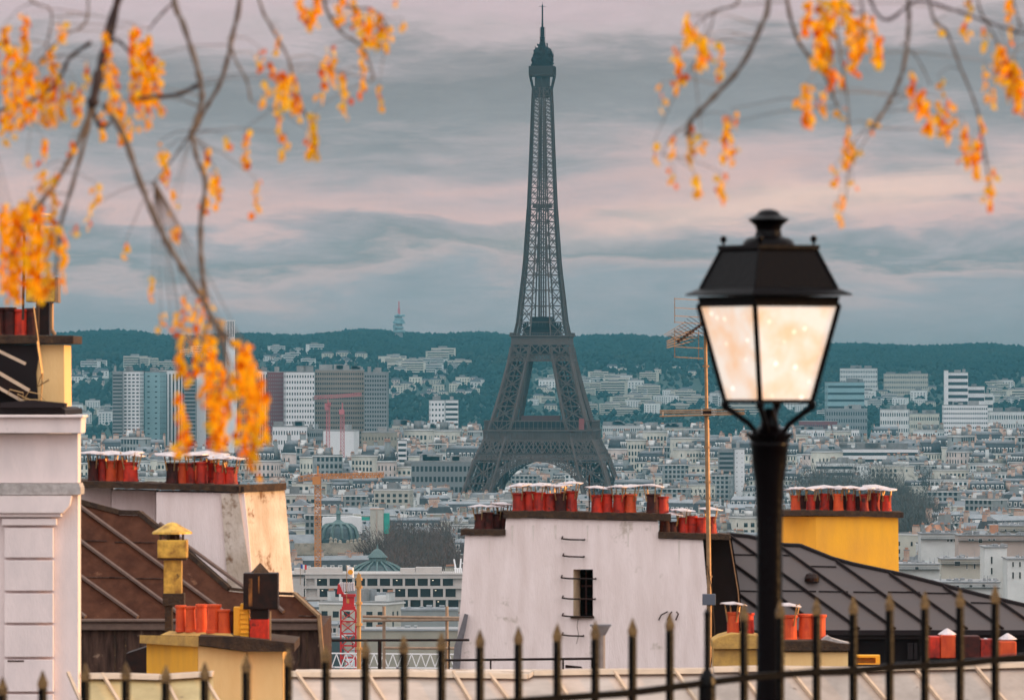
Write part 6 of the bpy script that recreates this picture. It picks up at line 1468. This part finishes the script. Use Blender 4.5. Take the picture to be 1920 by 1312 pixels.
# ================================================================== birch branches hanging in from both sides
def birch(label, Y, trunk_px, limb, branches, strings, seed, extra):
    rn = random.Random(seed); s = S(Y); base = P(trunk_px, 0, Y); base.z = gz(base.x, Y)-.3
    T = thing('birch_tree', label, 'tree', base)
    tr = MB(); L0 = P(limb[0][0], limb[0][1], Y)
    tr.tube([base, base.lerp(L0, .5)+Vector((.06,.03,0)), L0, L0+Vector((.05,.05,1.5)), L0+Vector((.2,0,3.2))], [.17,.14,.12,.09,.03], 0, 12); part('trunk', tr, M_bark, T, smooth=True)
    def curve(pts, y0, y1, n=6):
        out = []; m = len(pts)
        for i in range(m-1):
            p0, p1, p2, p3 = pts[max(i-1,0)], pts[i], pts[i+1], pts[min(i+2, m-1)]
            for k in range(n):
                t = k/n; f = lambda a, b, c, d: .5*((2*b)+(-a+c)*t+(2*a-5*b+4*c-d)*t*t+(-a+3*b-3*c+d)*t*t*t)
                out.append((f(p0[0],p1[0],p2[0],p3[0]), f(p0[1],p1[1],p2[1],p3[1])))
        out.append(pts[-1]); L_ = len(out)-1
        return [P(x, y, y0+(y1-y0)*i/L_) for i, (x, y) in enumerate(out)]
    a = MB(); c = curve(limb, Y, Y); a.tube(c, [.05-.035*i/(len(c)-1) for i in range(len(c))], 0, 10); part('limb', a, M_barkdark, T, smooth=True)
    nodes = []
    for pts, w0, w1, dark in branches:
        dy0 = rn.uniform(-.3, .3); c = curve(pts, Y+dy0*.3, Y+dy0); m = len(c)
        rad = [(w0+(w1-w0)*i/(m-1))*.33*s*(1+.22*math.sin(i*1.7)+.15*math.sin(i*3.1)) for i in range(m)]
        a = MB(); a.tube(c, rad, 0, 7); part('branch', a, M_barkdark if dark else M_bark, T, smooth=True); nodes += c
    tw = MB(); lf = [MB(), MB()]
    def leaf(mb, p, L_):
        ax = Vector((rn.gauss(0,.45), rn.gauss(0,.45), -1)).normalized(); u = ax.cross(Vector((rn.uniform(-1,1), rn.uniform(-1,1), .2))).normalized(); w = ax.cross(u)
        wd = L_*rn.uniform(.32,.46); b = w*L_*.12
        mb.raw([p, p+ax*L_*.35+u*wd+b, p+ax*L_*.75+u*wd*.7+b, p+ax*L_, p+ax*L_*.75-u*wd*.7+b, p+ax*L_*.35-u*wd+b, p+ax*L_*.5], [(0,1,6),(1,2,6),(2,3,6),(3,4,6),(4,5,6),(5,0,6)])
    for (x, y0, y1, dens) in strings:
        Yk = Y+rn.uniform(-1.0, .9); top = P(x+rn.uniform(-3,3), y0-6, Yk)
        near = min(nodes, key=lambda q: (q-top).length+(0 if q.z > top.z else .25))
        mid = near.lerp(top, .5)+Vector((0, 0, .012)); bot = P(x+rn.uniform(-4,4), y1, Yk)
        tw.tube([near, mid, top, top.lerp(bot, .5), bot], [.0016,.0011,.0008,.0007,.0005], 0, 4)
        n = max(3, int((y1-y0)/5.2*dens)); 
        for k in range(n):
            t = (k+rn.random())/n; q = top.lerp(bot, t)+Vector((rn.gauss(0,1)*3.0*s*(1+.5*dens/2), rn.gauss(0,1)*.006, 0))
            mb = lf[1 if rn.random() < .22 else 0]; leaf(mb, q, rn.uniform(.016, .027))
    for k in range(extra):
        i = rn.uniform(.15, 1); lx = limb[0][0]+(limb[-1][0]-limb[0][0])*i; x = lx+rn.uniform(-40, 40); y0 = -330+rn.uniform(0, 150); y1 = min(-30, y0+rn.uniform(60, 170)); Yk = Y+rn.uniform(-.8, .8)
        top = P(x, y0, Yk); bot = P(x+5, y1, Yk); tw.tube([top, bot], [.0016,.0008], 0, 4)
        for j in range(10): leaf(lf[j % 2], top.lerp(bot, rn.random()), rn.uniform(.013,.021))
    for q in (part('fine_stem', tw, M_bark, T, fix=False), part('foliage', lf[0], M_leaf, T, fix=False), part('orange_foliage', lf[1], M_leaf2, T, fix=False)): q['kind'] = 'stuff'
LB = [([(150,-352),(235,-120),(205,60),(188,130),(172,200)],26,30,1), ([(172,195),(150,260),(100,350),(60,400),(20,480)],16,12,0), ([(176,195),(160,260),(135,350),(112,430),(104,520)],13,9,0),
 ([(195,195),(232,255),(262,340),(305,440),(350,515),(385,570),(400,600),(440,650)],17,15,0), ([(300,-362),(322,-30),(345,50),(370,130),(378,190),(358,250)],16,15,0), ([(358,248),(370,300),(385,340),(376,420),(378,500),(386,560)],12,16,0),
 ([(440,-335),(450,-30),(435,70),(415,150),(385,205),(358,260)],14,11,0), ([(371,160),(330,178),(270,184),(245,190)],14,10,1), ([(170,80),(130,110),(110,150),(60,188),(-30,215)],12,8,1), ([(188,110),(215,75),(240,95)],12,8,1),
 ([(400,-345),(480,-20),(508,50),(540,110),(560,190),(592,240)],9,6,0), ([(430,70),(440,110),(462,150),(470,190)],8,6,0), ([(520,-320),(600,-20),(635,55),(680,90),(702,150)],10,6,0), ([(60,-345),(165,0),(115,70),(75,110)],8,5,0), ([(330,0),(300,30),(280,55)],8,5,1),
 ([(560,-310),(625,-20),(700,20),(730,60)],9,5,0), ([(358,250),(330,290),(290,340)],7,4,0), ([(-40,-340),(40,-30),(95,20),(85,90)],7,4,0), ([(172,200),(190,240),(215,220)],14,8,1), ([(400,600),(420,640),(428,720)],14,8,0), ([(395,590),(380,640),(375,690)],10,6,0)]
LS = [(8,50,230,1.6),(28,90,240,2),(46,30,230,2),(62,120,220,2.2),(80,150,230,2),(98,90,230,2),(115,150,225,1.6),(135,160,210,1.6),(150,170,230,1.2),(12,220,270,1.2),(110,40,80,1),(165,120,160,1.2),
 (200,60,160,1),(215,120,180,1.6),(232,190,260,1.2),(250,50,190,2),(262,80,200,2.2),(278,70,190,2.4),(292,110,180,2.2),(300,190,215,1.5),(275,190,240,1.4),(212,170,210,1.6),(190,210,255,1.2),(245,215,255,1.2),
 (52,290,310,1),(80,265,300,1),(135,265,290,1),(182,350,385,1.3),(165,395,425,1),(312,285,345,1.5),(325,360,395,1),(330,420,450,1.2),(300,270,300,.8),(385,280,320,1.5),(400,320,360,1.4),(410,330,385,1.3),(385,370,400,1),(425,260,275,1),(463,245,310,1),(480,340,400,.9),
 (488,95,130,1.3),(497,155,200,1),(508,120,135,1),(525,60,100,1),(532,135,200,1.5),(522,150,240,1.2),(545,140,210,1.4),(536,255,290,1),(588,215,295,1.8),(576,250,290,1),(562,180,220,.8),(570,0,30,2),(590,-10,45,2.5),(575,20,50,1.5),(605,120,185,1),(622,90,160,1.2),(648,140,215,1.1),(636,140,160,1),(682,80,180,1.3),(695,20,80,2),(712,30,90,1.5),(728,50,90,1.4),(712,165,200,1),(755,40,60,1),(740,-5,8,1),(640,-10,40,2),(665,0,50,1.6),(680,30,70,1.2),
 (6,385,540,2.4),(20,400,550,2.4),(34,390,560,2.6),(48,380,540,2.6),(62,400,545,2.4),(76,385,560,2),(88,430,550,1.6),(98,400,470,1.2),(120,425,500,1.2),(114,460,540,1),(140,425,440,1),(235,455,480,1),(287,520,560,1),(300,585,615,1),(100,330,400,1.2),(85,320,370,1.4),(55,360,400,1.2),
 (345,560,640,1.2),(335,590,625,1),(340,640,700,1.8),(350,690,720,1.6),(338,740,850,1.8),(346,780,850,1.8),(365,575,640,1.2),(378,545,600,1.3),(368,640,700,1.8),(390,630,760,2.4),(400,650,840,2.2),(412,600,640,1.2),(415,680,840,2.2),(406,740,835,2.2),(428,700,780,2),(395,560,580,1.4),(385,600,625,1.4),
 (452,640,740,2.4),(463,650,760,2.4),(472,680,800,2.4),(480,700,850,2.2),(488,720,790,2),(465,790,860,2),(448,770,810,1.6),(494,740,830,1.4),(458,800,850,1.8),(475,800,870,1.6),(436,700,740,1.4),(484,870,895,1)]
birch('autumn birch reaching in from the left, leaves hanging in long yellow strings', 18.0, -960, [(-960,300),(-760,-120),(-330,-340),(100,-360),(460,-330),(780,-240)], LB, LS, 4, 60)
RB = [([(1400,-262),(1440,-20),(1422,60),(1385,130),(1330,190),(1296,225),(1288,255)],15,14,0), ([(1450,-270),(1473,-20),(1490,60),(1508,95),(1545,140),(1570,200)],12,8,0), ([(1690,-340),(1702,-20),(1703,60),(1690,140),(1662,200),(1636,240)],13,10,0),
 ([(1300,-200),(1385,-15),(1345,20),(1318,35)],9,5,0), ([(1560,-300),(1640,20),(1720,2),(1790,20),(1860,45),(1940,70)],10,6,1), ([(1720,-330),(1742,0),(1775,60),(1802,130),(1830,200),(1845,280),(1856,360)],10,5,0), ([(1540,-290),(1562,-20),(1572,80),(1590,200),(1590,330),(1580,400)],8,3,0),
 ([(1296,228),(1262,255),(1240,290)],5,3,0), ([(1340,20),(1330,60),(1300,120)],5,3,0), ([(1750,-340),(1830,-10),(1850,40),(1880,100)],8,5,0), ([(1850,-330),(1900,0),(1925,60)],8,5,0), ([(1690,80),(1720,110),(1745,160)],5,3,0), ([(1600,-300),(1615,0),(1625,60)],7,4,1)]
RS = [(1275,110,170,1.7),(1283,40,90,1.2),(1292,30,80,1.3),(1302,50,75,1.4),(1315,70,125,2),(1325,75,110,1.6),(1350,80,145,1.2),(1240,160,200,.6),(1268,85,105,1),(1372,210,290,.8),(1355,240,300,1.2),(1365,220,250,1),(1225,270,300,.9),(1265,255,290,1),(1262,320,345,.9),(1295,240,305,1.5),(1305,330,360,.9),(1315,260,290,1),(1355,330,375,1.5),(1378,280,300,1),
 (1510,30,65,1.8),(1515,160,235,1.9),(1500,185,200,1.5),(1522,0,50,1.2),(1535,40,120,1.8),(1545,50,130,2.4),(1553,30,110,2.2),(1560,130,165,1.8),(1575,140,160,1.4),(1590,5,60,1.8),(1598,70,135,2.2),(1608,50,110,2),(1622,30,100,1.8),(1645,70,120,1.9),(1636,30,70,1.4),(1578,-5,40,2),(1545,175,210,1.2),(1577,200,225,1),(1540,0,30,1.4),(1560,0,45,1.8),
 (1590,240,310,1.5),(1600,270,300,1.2),(1583,290,310,1),(1575,370,420,1.3),(1568,315,345,.9),(1598,340,350,1),(1636,225,245,1),(1715,140,200,1.2),(1728,170,215,1.6),(1742,190,245,1.4),(1775,190,260,1.7),(1762,145,170,1),(1762,200,240,1),(1808,225,300,1.2),(1822,260,310,2),(1832,270,330,1.4),(1860,320,385,1.4),(1838,220,250,1),
 (1870,90,130,2),(1882,90,150,2.4),(1893,110,180,2.6),(1905,120,170,2.6),(1912,150,210,2.4),(1850,55,85,1),(1762,40,60,1),(1815,30,70,1.2),(1818,-5,20,1.6),(1890,0,30,1.6),(1895,50,80,1),(1850,160,190,1),(1862,170,200,1),(1848,120,150,1)]
birch('autumn birch reaching in from the right, sparse golden leaf strings above the street lamp', 17.5, 2850, [(2850,300),(2600,-80),(2250,-320),(1800,-345),(1400,-260),(1230,-170)], RB, RS, 8, 50)
